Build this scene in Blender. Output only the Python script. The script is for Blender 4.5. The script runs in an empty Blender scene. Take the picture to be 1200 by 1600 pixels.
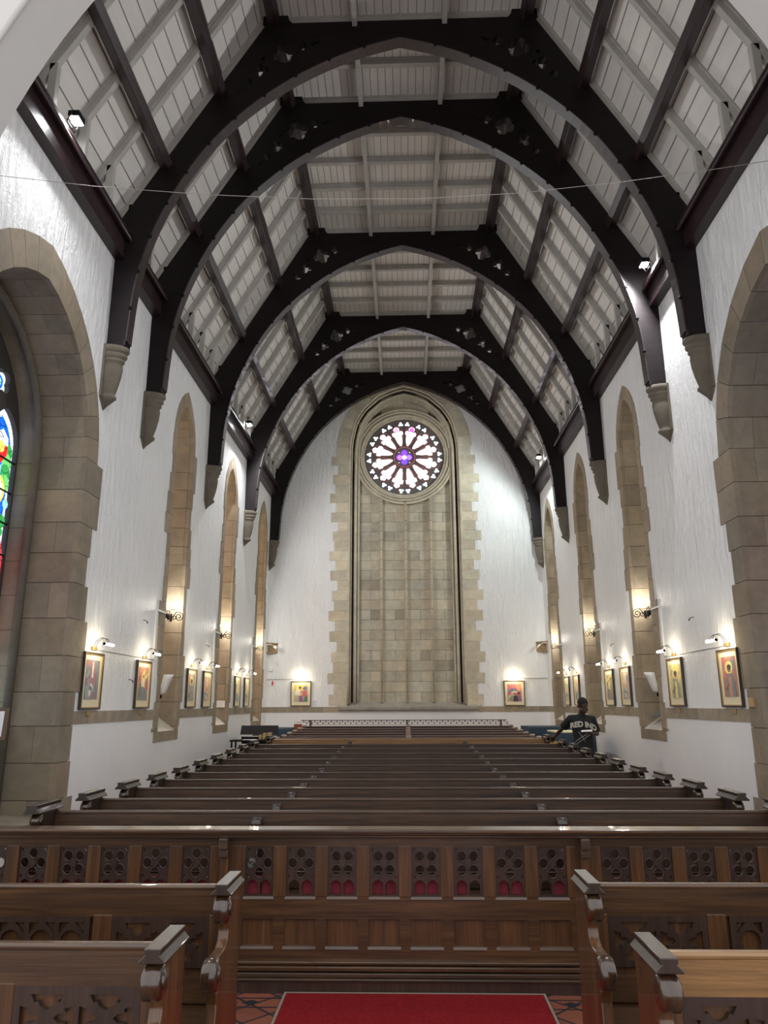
import bpy, math, random
from mathutils import Vector, Matrix
PI = math.pi
rnd = random.Random(7)
C = bpy.context.scene.collection
scn = bpy.context.scene

# ------------------------------------------------------------------ camera, world, exposure
CAMH = 1.74
cam = bpy.data.objects.new('camera', bpy.data.cameras.new('camera')); C.objects.link(cam); scn.camera = cam
cam.data.sensor_fit = 'HORIZONTAL'; cam.data.sensor_width = 36.0
cam.data.lens = 1164.6 / 1200 * 36
cam.data.clip_start = 0.05
_R = Matrix(((0.9995456, 0.0109931, 0.0280658), (0.0299211, -0.2493422, -0.9679531), (-0.0036428, 0.9683530, -0.2495578)))
cam.matrix_world = Matrix.Translation((0, 0, CAMH)) @ _R.to_4x4()

w = bpy.data.worlds.new('world'); scn.world = w; w.use_nodes = True
w.node_tree.nodes['Background'].inputs[0].default_value = (0.965, 0.98, 1.0, 1)
w.node_tree.nodes['Background'].inputs[1].default_value = 0.76
scn.view_settings.view_transform = 'Standard'; scn.view_settings.look = 'None'
scn.view_settings.gamma = 1.0; scn.view_settings.exposure = 1.14
scn.view_settings.use_curve_mapping = False
scn.cycles.max_bounces = 8; scn.cycles.diffuse_bounces = 5

def lamp(name, loc, power, color=(1, 1, 1), size=0.05, kind='POINT', rot=None, spot=None, parent=None):
    d = bpy.data.lights.new(name, kind); d.energy = power; d.color = color
    if kind == 'AREA': d.size = size
    else: d.shadow_soft_size = size
    if kind == 'SPOT': d.spot_size = spot; d.spot_blend = 0.8
    o = bpy.data.objects.new(name, d); C.objects.link(o); o.location = loc
    if rot is not None: o.rotation_euler = rot
    if parent: o.parent = parent
    return o

FLOOD_P = 230.0; SCONCE_P = 1.5; PICLAMP_P = 1.5

# ------------------------------------------------------------------ materials
def s2l(c):
    return tuple((x / 255 / 12.92) if x / 255 <= 0.04045 else (((x / 255) + 0.055) / 1.055) ** 2.4 for x in c)

def mat(name, col, rough=0.6, metal=0.0, emit=None, es=1.0, coat=0.0):
    m = bpy.data.materials.new(name); m.use_nodes = True
    b = m.node_tree.nodes['Principled BSDF']
    b.inputs['Base Color'].default_value = (*col, 1); b.inputs['Roughness'].default_value = rough
    b.inputs['Metallic'].default_value = metal; b.inputs['Coat Weight'].default_value = coat
    if emit:
        b.inputs['Emission Color'].default_value = (*emit, 1); b.inputs['Emission Strength'].default_value = es
    return m

def nd(m, t, **kw):
    n = m.node_tree.nodes.new(t)
    for k, v in kw.items(): setattr(n, k, v)
    return n

def lk(m, a, b): m.node_tree.links.new(a, b)

def coords(m, scale=(1, 1, 1)):
    tc = nd(m, 'ShaderNodeTexCoord'); mp = nd(m, 'ShaderNodeMapping'); mp.inputs['Scale'].default_value = scale
    lk(m, tc.outputs['Object'], mp.inputs['Vector']); return mp.outputs['Vector']

def noise(m, vec, scale, detail=5, rough=0.6, dist=0.0):
    n = nd(m, 'ShaderNodeTexNoise'); n.inputs['Scale'].default_value = scale; n.inputs['Detail'].default_value = detail
    n.inputs['Roughness'].default_value = rough; n.inputs['Distortion'].default_value = dist
    lk(m, vec, n.inputs['Vector']); return n.outputs['Fac']

def ramp(m, fac, stops):
    r = nd(m, 'ShaderNodeValToRGB'); e = r.color_ramp.elements
    while len(e) < len(stops): e.new(0.5)
    for i, (p, c) in enumerate(stops): e[i].position = p; e[i].color = (*c, 1)
    lk(m, fac, r.inputs[0]); return r.outputs['Color']

def bump(m, fac, strength, dist=0.02):
    b = nd(m, 'ShaderNodeBump'); b.inputs['Strength'].default_value = strength; b.inputs['Distance'].default_value = dist
    lk(m, fac, b.inputs['Height']); lk(m, b.outputs['Normal'], m.node_tree.nodes['Principled BSDF'].inputs['Normal'])

def mul(m, a, b, mode='MULTIPLY', f=1.0):
    x = nd(m, 'ShaderNodeMixRGB', blend_type=mode); x.inputs[0].default_value = f
    lk(m, a, x.inputs[1]); lk(m, b, x.inputs[2]); return x.outputs[0]

def base(m, sock): lk(m, sock, m.node_tree.nodes['Principled BSDF'].inputs['Base Color'])

def tone(m):
    a = nd(m, 'ShaderNodeAttribute'); a.attribute_name = 'tone'; return a.outputs['Color']

def m_plaster():
    m = mat('white_plaster', (0.7, 0.7, 0.68), 0.5)
    v = coords(m)
    n1 = noise(m, v, 0.9, 6); n2 = noise(m, coords(m, (7, 7, 1.6)), 1.5, 6, 0.65, 0.8); n3 = noise(m, v, 22, 3)
    base(m, ramp(m, n1, [(0.3, (0.80, 0.80, 0.805)), (0.7, (0.87, 0.87, 0.87))]))
    add = nd(m, 'ShaderNodeMath', operation='MULTIPLY_ADD'); add.inputs[1].default_value = 0.25
    lk(m, n3, add.inputs[0]); lk(m, n2, add.inputs[2])
    bump(m, add.outputs[0], 1.0, 0.055)
    tz = nd(m, 'ShaderNodeTexCoord'); sz = nd(m, 'ShaderNodeSeparateXYZ'); lk(m, tz.outputs['Object'], sz.inputs[0])
    mr = nd(m, 'ShaderNodeMapRange'); mr.inputs['From Min'].default_value = 1.55; mr.inputs['From Max'].default_value = 2.2
    mr.inputs['To Min'].default_value = 0.12; mr.inputs['To Max'].default_value = 1.0; lk(m, sz.outputs[2], mr.inputs['Value'])
    bn = [n for n in m.node_tree.nodes if n.type == 'BUMP'][0]; lk(m, mr.outputs[0], bn.inputs['Strength'])
    return m

def m_stone(name, c, rough=0.85):
    m = mat(name, c, rough)
    v = coords(m); n = noise(m, v, 5, 8, 0.65, 0.5); n2 = noise(m, v, 1.2, 4); n3 = noise(m, v, 60, 3)
    k = mul(m, ramp(m, n, [(0.25, tuple(x * 0.78 for x in c)), (0.75, tuple(min(1, x * 1.18) for x in c))]),
            ramp(m, n2, [(0.3, (0.85, 0.84, 0.84)), (0.7, (1.08, 1.06, 1.0))]))
    base(m, mul(m, k, tone(m)))
    bump(m, mul(m, n, n3), 0.35, 0.015)
    return m

def m_wood(name, dark, light, axis=0, rough=0.35, coat=0.25, sc=1.0):
    m = mat(name, dark, rough, coat=coat)
    s = [16 * sc, 16 * sc, 16 * sc]; s[axis] = 1.1 * sc
    v = coords(m, tuple(s)); n = noise(m, v, 1.0, 8, 0.68, 0.9)
    s2 = [70 * sc, 70 * sc, 70 * sc]; s2[axis] = 2.0 * sc
    n2 = noise(m, coords(m, tuple(s2)), 1.0, 4, 0.6)
    c1 = ramp(m, n, [(0.3, dark), (0.55, tuple((a + b) / 2 for a, b in zip(dark, light))), (0.72, light)])
    base(m, mul(m, c1, ramp(m, n2, [(0.35, (0.72, 0.72, 0.72)), (0.6, (1.05, 1.05, 1.05))])))
    bump(m, n2, 0.25, 0.004)
    return m

def m_boards(name, col, width, axis, off=0.0):
    m = mat(name, col, 0.6)
    tc = nd(m, 'ShaderNodeTexCoord'); sp = nd(m, 'ShaderNodeSeparateXYZ'); lk(m, tc.outputs['Object'], sp.inputs[0])
    d = nd(m, 'ShaderNodeMath', operation='DIVIDE'); d.inputs[1].default_value = width; lk(m, sp.outputs[axis], d.inputs[0])
    f = nd(m, 'ShaderNodeMath', operation='FRACT'); lk(m, d.outputs[0], f.inputs[0])
    s = [1.5, 1.5, 1.5]
    n = noise(m, coords(m, (6, 0.8, 6)), 1.0, 6)
    line = ramp(m, f.outputs[0], [(0.0, (0.22, 0.2, 0.18)), (0.05, (0.25, 0.23, 0.21)), (0.09, (1, 1, 1))])
    base(m, mul(m, ramp(m, n, [(0.3, tuple(x * 0.88 for x in col)), (0.7, col)]), line))
    bump(m, line, 0.5, 0.01)
    return m

PLASTER = m_plaster()
STONE = m_stone('sandstone', (0.25, 0.208, 0.155))
STONE_END = m_stone('pale_sandstone', (0.58, 0.525, 0.42))
STONE_NICHE = m_stone('warm_sandstone', (0.32, 0.262, 0.19))
SILLST = m_stone('pale_sill_stone', (0.52, 0.49, 0.44))
STONE_BAND = m_stone('brown_sandstone', (0.34, 0.285, 0.215))
CORBEL = m_stone('corbel_stone', (0.14, 0.12, 0.095))
MORTAR = mat('mortar', (0.10, 0.085, 0.07), 0.95)
DARKWOOD = m_wood('dark_stained_timber', (0.006, 0.003, 0.0035), (0.015, 0.008, 0.009), 0, 0.6, 0.0)
DARKWOOD.node_tree.nodes['Principled BSDF'].inputs['Specular IOR Level'].default_value = 0.25
SOFFIT = m_wood('reddish_dark_timber', (0.018, 0.009, 0.009), (0.040, 0.020, 0.020), 1, 0.42, 0.15)
PURLIN = m_wood('purlin_timber', (0.016, 0.007, 0.008), (0.040, 0.018, 0.020), 1, 0.4, 0.15)
BOARDS = m_boards('white_painted_boards', (0.72, 0.69, 0.65), 0.135, 0)
RAFTER = mat('white_painted_rafter', (0.60, 0.575, 0.535), 0.6)
base(RAFTER, ramp(RAFTER, noise(RAFTER, coords(RAFTER, (2, 9, 2)), 2.0, 6), [(0.3, (0.36, 0.345, 0.32)), (0.7, (0.46, 0.44, 0.41))]))
OAK = m_wood('oak_joinery', (0.034, 0.015, 0.007), (0.115, 0.054, 0.021), 0, 0.33, 0.35)
OAKV = m_wood('oak_upright', (0.045, 0.018, 0.007), (0.140, 0.062, 0.022), 2, 0.36, 0.3)
OAKD = m_wood('dimmed_oak', (0.024, 0.012, 0.007), (0.085, 0.043, 0.021), 0, 0.4, 0.15)  # darker oak copy, the nave's dimmer light put into its colour
OAKDV = m_wood('dark_oak_upright', (0.016, 0.009, 0.006), (0.045, 0.024, 0.014), 2, 0.35, 0.3)
OAKSC = m_wood('glossy_dark_oak', (0.025, 0.012, 0.007), (0.075, 0.037, 0.018), 2, 0.22, 0.6)
CARVED = m_wood('carved_dark_oak', (0.026, 0.013, 0.009), (0.055, 0.028, 0.018), 2, 0.38, 0.3)
GOLDOAK_LIT = m_wood('golden_lit_oak', (0.17, 0.085, 0.028), (0.36, 0.19, 0.07), 0, 0.32, 0.35)
IRON = mat('black_iron', (0.012, 0.012, 0.013), 0.4, 0.6)
BRASS = mat('aged_brass', (0.42, 0.27, 0.10), 0.35, 0.9)
BLACK = mat('black', (0.005, 0.005, 0.006), 0.75)
BLACK.node_tree.nodes['Principled BSDF'].inputs['Specular IOR Level'].default_value = 0.2
WHITE = mat('white_plastic', (0.75, 0.75, 0.73), 0.4)
PAPER = mat('paper', (0.80, 0.80, 0.84), 0.8)
BULB = mat('glowing_bulb', (1, 1, 1), 0.4, emit=(1.0, 0.96, 0.86), es=30)
TUBE = mat('glowing_tube', (1, 1, 1), 0.4, emit=(1.0, 0.93, 0.78), es=14)
FLOODG = mat('glowing_flood_glass', (1, 1, 1), 0.4, emit=(0.96, 0.98, 1.0), es=90)

# ------------------------------------------------------------------ mesh builder
class MB:
    def __init__(s): s.v = []; s.f = []; s.t = []; s.m = []; s.sm = []
    def face(s, idx, t=1.0, m=0, sm=False): s.f.append(idx); s.t.append(t); s.m.append(m); s.sm.append(sm)
    def hexa(s, p, t=1.0, m=0):
        n = len(s.v); s.v += [tuple(q) for q in p]
        for q in ((0, 3, 2, 1), (4, 5, 6, 7), (0, 1, 5, 4), (1, 2, 6, 5), (2, 3, 7, 6), (3, 0, 4, 7)):
            s.face([n + i for i in q], t, m)
        return s
    def box(s, x0, x1, y0, y1, z0, z1, t=1.0, m=0):
        if x0 > x1: x0, x1 = x1, x0
        if y0 > y1: y0, y1 = y1, y0
        if z0 > z1: z0, z1 = z1, z0
        return s.hexa([(x0, y0, z0), (x1, y0, z0), (x1, y1, z0), (x0, y1, z0), (x0, y0, z1), (x1, y0, z1), (x1, y1, z1), (x0, y1, z1)], t, m)
    def prism(s, poly, fn, a, b, t=1.0, m=0, sm=False):
        n = len(s.v); k = len(poly)
        s.v += [tuple(fn(p[0], p[1], a)) for p in poly] + [tuple(fn(p[0], p[1], b)) for p in poly]
        s.face(list(range(n, n + k)), t, m); s.face(list(range(n + 2 * k - 1, n + k - 1, -1)), t, m)
        for i in range(k):
            j = (i + 1) % k; s.face([n + j, n + i, n + k + i, n + k + j], t, m, sm)
        return s
    def lathe(s, prof, fn, seg=16, a0=0.0, a1=2 * PI, t=1.0, m=0, sm=True):
        full = abs(a1 - a0 - 2 * PI) < 1e-6; n = len(s.v); k = seg if full else seg + 1
        for r, z in prof:
            for i in range(k):
                a = a0 + (a1 - a0) * i / seg; s.v.append(tuple(fn(r * math.cos(a), r * math.sin(a), z)))
        for j in range(len(prof) - 1):
            for i in range(seg):
                i2 = (i + 1) % k if full else i + 1
                s.face([n + j * k + i, n + j * k + i2, n + (j + 1) * k + i2, n + (j + 1) * k + i], t, m, sm)
        s.face([n + i for i in range(k)][::-1], t, m); s.face([n + (len(prof) - 1) * k + i for i in range(k)], t, m)
        return s
    def tube(s, pts, r, seg=8, t=1.0, m=0, closed=False, sm=True):
        pts = [Vector(p) for p in pts]; n = len(s.v); N = len(pts); rr = r if isinstance(r, (list, tuple)) else [r] * N
        up = None
        for i, p in enumerate(pts):
            if closed: d = pts[(i + 1) % N] - pts[i - 1]
            else: d = pts[min(i + 1, N - 1)] - pts[max(i - 1, 0)]
            d.normalize()
            if up is None: up = d.orthogonal().normalized()
            else:
                up = up - d * up.dot(d)
                up = up.normalized() if up.length > 1e-6 else d.orthogonal().normalized()
            q = d.cross(up)
            for k in range(seg):
                a = 2 * PI * k / seg; s.v.append(tuple(p + (up * math.cos(a) + q * math.sin(a)) * rr[i]))
        for i in range(N if closed else N - 1):
            i2 = (i + 1) % N
            for k in range(seg):
                k2 = (k + 1) % seg; s.face([n + i * seg + k, n + i * seg + k2, n + i2 * seg + k2, n + i2 * seg + k], t, m, sm)
        if not closed:
            s.face([n + k for k in range(seg)][::-1], t, m); s.face([n + (N - 1) * seg + k for k in range(seg)], t, m)
        return s
    def ball(s, c, r, seg=12, rings=8, t=1.0, m=0, sc=(1, 1, 1)):
        prof = [(max(1e-4, r * math.sin(PI * j / rings)), -r * math.cos(PI * j / rings)) for j in range(rings + 1)]
        return s.lathe(prof, lambda x, y, z: (c[0] + x * sc[0], c[1] + y * sc[1], c[2] + z * sc[2]), seg, t=t, m=m)
    def add_mesh(s, me, t=1.0, m=0):
        n = len(s.v); s.v += [tuple(v.co) for v in me.vertices]
        for p in me.polygons: s.face([n + i for i in p.vertices], t, m)
        return s
    def mesh(s, name, mats):
        me = bpy.data.meshes.new(name); me.from_pydata(s.v, [], s.f); me.update()
        if not isinstance(mats, (list, tuple)): mats = [mats]
        for q in mats: me.materials.append(q)
        for i, p in enumerate(me.polygons): p.material_index = s.m[i]; p.use_smooth = s.sm[i]
        at = me.color_attributes.new('tone', 'FLOAT_COLOR', 'CORNER')
        buf = []
        for i, p in enumerate(me.polygons):
            tt = s.t[i]; c = (tt, tt, tt, 1.0) if not isinstance(tt, tuple) else (*tt, 1.0)
            buf += list(c) * p.loop_total
        at.data.foreach_set('color', buf)
        return me
    def build(s, name, mats, parent=None, bevel=0.0, loc=None):
        o = bpy.data.objects.new(name, s.mesh(name, mats)); C.objects.link(o)
        if parent: o.parent = parent
        if loc: o.location = loc
        if bevel:
            b = o.modifiers.new('bevel', 'BEVEL'); b.width = bevel; b.segments = 2; b.limit_method = 'ANGLE'; b.angle_limit = 0.6
        return o

def thing(name, label, cat, loc=(0, 0, 0), rz=0.0, group=None, kind=None):
    o = bpy.data.objects.new(name, None); C.objects.link(o); o.location = loc; o.rotation_euler = (0, 0, rz)
    o.empty_display_size = 0.1
    return tag(o, label, cat, group, kind)

def tag(o, label=None, cat=None, group=None, kind=None):
    if label: o['label'] = label
    if cat: o['category'] = cat
    if group: o['group'] = group
    if kind: o['kind'] = kind
    return o

def copy_tree(o, parent=None, label=None):
    c = o.copy(); C.objects.link(c)
    if parent is not None: c.parent = parent
    if label: c['label'] = label
    for ch in list(o.children): copy_tree(ch, c)
    return c

XZ = lambda y: (lambda a, b, d: (a, y + d, b))
YZ = lambda x: (lambda a, b, d: (x + d, a, b))

def area2(p): return sum(p[i][0] * p[(i + 1) % len(p)][1] - p[(i + 1) % len(p)][0] * p[i][1] for i in range(len(p)))

def plate(mb, outer, holes, fn, d0, d1, t=1.0, m=0):
    """flat plate with holes, thickness d0..d1, through a filled 2D curve"""
    cu = bpy.data.curves.new('tmp', 'CURVE'); cu.dimensions = '2D'; cu.fill_mode = 'BOTH'; cu.extrude = 0.5
    for k, poly in enumerate([outer] + list(holes)):
        a = area2(poly)
        if (a < 0) == (k == 0): poly = poly[::-1]
        sp = cu.splines.new('POLY'); sp.points.add(len(poly) - 1)
        for i, p in enumerate(poly): sp.points[i].co = (p[0], p[1], 0, 1)
        sp.use_cyclic_u = True
    o = bpy.data.objects.new('tmp', cu); C.objects.link(o)
    dg = bpy.context.evaluated_depsgraph_get(); dg.update()
    me = bpy.data.meshes.new_from_object(o.evaluated_get(dg))
    n = len(mb.v)
    for v in me.vertices:
        mb.v.append(tuple(fn(v.co.x, v.co.y, d0 + (v.co.z + 0.5) * (d1 - d0))))
    for p in me.polygons: mb.face([n + i for i in p.vertices], t, m)
    bpy.data.objects.remove(o); bpy.data.curves.remove(cu); bpy.data.meshes.remove(me)
    return mb

def circ(cx, cy, r, n=16, a0=0.0): return [(cx + r * math.cos(a0 + 2 * PI * i / n), cy + r * math.sin(a0 + 2 * PI * i / n)) for i in range(n)]

def foil(cx, cy, r, lobes, rot=0.0, lr=None, n=96):
    """outline of a trefoil / quatrefoil as union of circles (star-shaped)"""
    lr = lr or r * 0.5; d = r - lr; out = []
    for i in range(n):
        a = 2 * PI * i / n; best = 0.0
        for k in range(lobes):
            b = rot + 2 * PI * k / lobes; c = math.cos(a - b); s_ = math.sin(a - b)
            disc = lr * lr - (d * s_) ** 2
            if disc >= 0 and c > -0.2:
                best = max(best, d * c + math.sqrt(disc))
        out.append((cx + max(best, r * 0.22) * math.cos(a), cy + max(best, r * 0.22) * math.sin(a)))
    return out

def arch_pts(cx, hw, spring, apex, n=12):
    """pointed arch from right spring over apex to left spring"""
    h = apex - spring
    R_ = (hw * hw + h * h) / (2 * hw)          # arcs centred on the springing line
    cr = cx + hw - R_
    a1 = math.atan2(h, cx - cr)
    right = [(cr + R_ * math.cos(a1 * i / n), spring + R_ * math.sin(a1 * i / n)) for i in range(n + 1)]
    left = [(2 * cx - x, z) for x, z in right[:-1]][::-1]
    return right + left

def text_mesh(txt, size, depth, align='CENTER', bold=0.0):
    cu = bpy.data.curves.new('tmp', 'FONT'); cu.body = txt; cu.size = size; cu.extrude = depth; cu.align_x = align; cu.offset = bold
    o = bpy.data.objects.new('tmp', cu); C.objects.link(o)
    dg = bpy.context.evaluated_depsgraph_get(); dg.update()
    me = bpy.data.meshes.new_from_object(o.evaluated_get(dg)); bpy.data.objects.remove(o); return me

def rt(lo=0.86, hi=1.12):
    k = rnd.uniform(lo, hi); w_ = rnd.uniform(-0.03, 0.03); return (k + w_, k, k - w_)

# ------------------------------------------------------------------ the setting
W = 4.25; YE = 23.1; WT = 8.5; YA0 = 4.77; YA1 = 5.3
def floor_z(y):
    pts = [(-6, 0), (9.3, 0), (13.5, 0.09), (16.7, 0.115), (20.0, 0.215), (24, 0.26)]
    for (a, b), (c, d) in zip(pts, pts[1:]):
        if y <= c: return b + (d - b) * (y - a) / (c - a)
    return pts[-1][1]

# tiled floor
m = mat('clay_tiles', (0.2, 0.06, 0.03), 0.5)
tc = nd(m, 'ShaderNodeTexCoord'); mp = nd(m, 'ShaderNodeMapping'); mp.inputs['Rotation'].default_value = (0, 0, PI / 4)
lk(m, tc.outputs['Object'], mp.inputs[0])
br = nd(m, 'ShaderNodeTexBrick'); br.offset = 0.0; br.inputs['Scale'].default_value = 5.2; br.inputs['Brick Width'].default_value = 1.0
br.inputs['Row Height'].default_value = 1.0; br.inputs['Mortar Size'].default_value = 0.05
br.inputs['Color1'].default_value = (0.21, 0.065, 0.035, 1); br.inputs['Color2'].default_value = (0.15, 0.045, 0.028, 1)
br.inputs['Mortar'].default_value = (0.02, 0.018, 0.02, 1)
lk(m, mp.outputs[0], br.inputs['Vector']); base(m, br.outputs['Color'])
TILES = m
mb = MB(); ys = [-5, 9.3, 13.5, 16.7, 20.0, 23.6]
for a, b in zip(ys, ys[1:]):
    n = len(mb.v); xw = 5.3
    mb.v += [(-xw, a, floor_z(a)), (xw, a, floor_z(a)), (xw, b, floor_z(b)), (-xw, b, floor_z(b))]
    mb.face([n, n + 1, n + 2, n + 3])
mb.box(-5.3, 5.3, -5, 23.6, -0.25, -0.05)
floor = mb.build('floor', TILES); tag(floor, 'red and black clay tiled church floor', 'floor', kind='structure')
mb = MB()
for i in range(9):     # black lozenges of the tile border by the screen
    for sg in (-1, 1):
        x = sg * (0.96 + 0.27 * i * 0.5)
        mb.prism([(x - 0.055, 5.06), (x, 5.02), (x + 0.055, 5.06), (x, 5.10)], lambda a, b, d: (a, b, d), 0.0, 0.003)
mb.box(-4.2, 4.2, 4.985, 4.995, 0, 0.0025); mb.box(-4.2, 4.2, 5.125, 5.135, 0, 0.0025)
o = mb.build('tile_border', mat('black_tile', (0.015, 0.016, 0.02), 0.4), floor)

# side walls with window openings
NICHE = [13.55, 17.5, 21.62]; NHW = 0.5
BIGC = 7.85; BIGHW = 1.48
def side_wall(sg, name):
    holes = []
    for yc in NICHE:
        holes.append([(yc + NHW + 0.03, 1.25), *[(a, b) for a, b in arch_pts(yc, NHW + 0.03, 6.62, 7.46)], (yc - NHW - 0.03, 1.25)])
    holes.append([(BIGC + BIGHW + .03, 0.42), *arch_pts(BIGC, BIGHW + .03, 4.95, 6.72, 16), (BIGC - BIGHW - .03, 0.42)])
    mb = MB()
    plate(mb, [(YA0, -0.1), (YE + 0.9, -0.1), (YE + 0.9, WT), (YA0, WT)], holes, YZ(sg * W), 0.0, sg * 1.05)
    return tag(mb.build(name, PLASTER), 'white plastered %s nave wall with stone window surrounds' % name.split('_')[1], 'wall', kind='structure')
side_wall(-1, 'wall_left'); side_wall(1, 'wall_right')

# end wall with tall recess
ARC_OUT = [(2.178, 10.192), (2.036, 10.774), (1.792, 11.24), (1.346, 11.793), (0.697, 12.131), (0, 12.298)]
ARC_IN = [(1.80, 9.7), (1.76, 10.3), (1.62, 10.85), (1.38, 11.27), (0.87, 11.74), (0.45, 11.95), (0, 12.07)]
mb = MB()
rec = [(1.80, 1.66)] + ARC_IN + [(-x, z) for x, z in ARC_IN[:-1]][::-1] + [(-1.80, 1.66)]
plate(mb, [(-W, -0.1), (W, -0.1), (W, 13.2), (-W, 13.2)], [rec], XZ(YE), 0.0, 0.32)
mb.box(-W, -2.2, YE + .32, YE + .9, -0.1, 13.2); mb.box(2.2, W, YE + .32, YE + .9, -0.1, 13.2)
tag(mb.build('wall_end', PLASTER), 'white plastered end wall around the tall stone window recess', 'wall', kind='structure')

# chancel arch wall nearest the camera
mb = MB()
def arcx(z): return -3.2 + math.sqrt(49 - (z - 4.25) ** 2)
ap = [(3.8, 0.0)] + [(arcx(z), z) for z in [4.25 + i * 0.25 for i in range(25)]] + [(0, 10.47)]
ap = ap + [(-x, z) for x, z in ap[:-1]][::-1]
plate(mb, [(-5.3, -0.1), (5.3, -0.1), (5.3, 13.3), (-5.3, 13.3)], [[(3.8, -0.05)] + ap[1:-1] + [(-3.8, -0.05)]], XZ(YA0), 0.0, YA1 - YA0)
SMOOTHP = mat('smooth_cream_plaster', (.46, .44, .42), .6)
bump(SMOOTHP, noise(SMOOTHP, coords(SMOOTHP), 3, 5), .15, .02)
chw = mb.build('wall_arch', SMOOTHP); tag(chw, 'smooth white plastered pointed arch spanning the front of the nave', 'wall', kind='structure')
mb = MB()
for sgn in (1, -1):
    mb.tube([(sgn * (arcx(z) - 0.0), YA0 + 0.02, z) for z in [0.2 + 0.2 * i for i in range(50)] if z < 10.2 and z > 4.2], 0.03, 6)
mb.build('arch_moulding', SMOOTHP, chw)

# stone dado band
def band(name, fn, a0, a1, skips):
    mb = MB(); a = a0
    while a < a1 - 0.05:
        L = min(rnd.uniform(0.38, 0.75), a1 - a); b = a + L
        if not any(a < s1 - .02 and b > s0 + .02 for s0, s1 in skips): fn(mb, a + .003, b - .003)
        else:
            for s0, s1 in skips:
                if a < s0 - .02 < b: fn(mb, a + .003, s0)
                if a < s1 + .02 < b: fn(mb, s1, b - .003); 
        a = b
    return mb.build(name, STONE_BAND, bevel=0.0)
skips = [(y - 0.60, y + 0.60) for y in NICHE] + [(BIGC - 1.70, BIGC + 1.70)]
for sg, nm in ((-1, 'trim_1'), (1, 'trim_2')):
    o = band(nm, lambda mb, a, b, sg=sg: mb.box(sg * (W - 0.009), sg * (W + 0.02), a, b, 1.505, 1.665, rt()), YA1, YE - 0.01, skips)
    tag(o, 'brown stone band running along the %s wall under the pictures' % ('left' if sg < 0 else 'right'), 'stone band', kind='structure')
o = band('trim_3', lambda mb, a, b: mb.box(a, b, YE - 0.009, YE + 0.02, 1.505, 1.665, rt()), -W + 0.01, W - 0.01, [(-2.08, 2.12)])
tag(o, 'brown stone band across the end wall', 'stone band', kind='structure')

# ------------------------------------------------------------------ side windows
def stained(name, tints, strength, scale=7.0):
    m = bpy.data.materials.new(name); m.use_nodes = True; nt = m.node_tree; nt.nodes.clear()
    out = nt.nodes.new('ShaderNodeOutputMaterial'); em = nt.nodes.new('ShaderNodeEmission'); em.inputs[1].default_value = strength
    tc = nt.nodes.new('ShaderNodeTexCoord')
    v = nt.nodes.new('ShaderNodeTexVoronoi'); v.inputs['Scale'].default_value = scale; lk(m, tc.outputs['Object'], v.inputs['Vector'])
    v2 = nt.nodes.new('ShaderNodeTexVoronoi'); v2.feature = 'DISTANCE_TO_EDGE'; v2.inputs['Scale'].default_value = scale
    lk(m, tc.outputs['Object'], v2.inputs['Vector'])
    col = ramp(m, nd_sep(m, v.outputs['Color']), [(i / max(1, len(tints) - 1) * 0.98, t) for i, t in enumerate(tints)])
    lead = ramp(m, v2.outputs['Distance'], [(0.02, (0.01, 0.01, 0.01)), (0.05, (1, 1, 1))])
    lk(m, mul(m, col, lead), em.inputs[0]); lk(m, em.outputs[0], out.inputs[0]); return m

def nd_sep(m, sock):
    s = nd(m, 'ShaderNodeSeparateXYZ'); lk(m, sock, s.inputs[0]); return s.outputs[0]

GLASS_WARM = stained('amber_leaded_glass', [(1.0, 0.62, 0.38), (1.0, 0.78, 0.55), (1.0, 0.68, 0.45)], 1.6, 9)
GLASS_DIM = stained('dull_amber_leaded_glass', [(1.0, 0.66, 0.42), (1.0, 0.80, 0.58), (1.0, 0.70, 0.48)], 0.8, 9)
GLASS_PALE = stained('pale_leaded_glass', [(0.9, 0.8, 0.62), (0.8, 0.75, 0.65), (0.95, 0.82, 0.55)], 0.5, 9)

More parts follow.
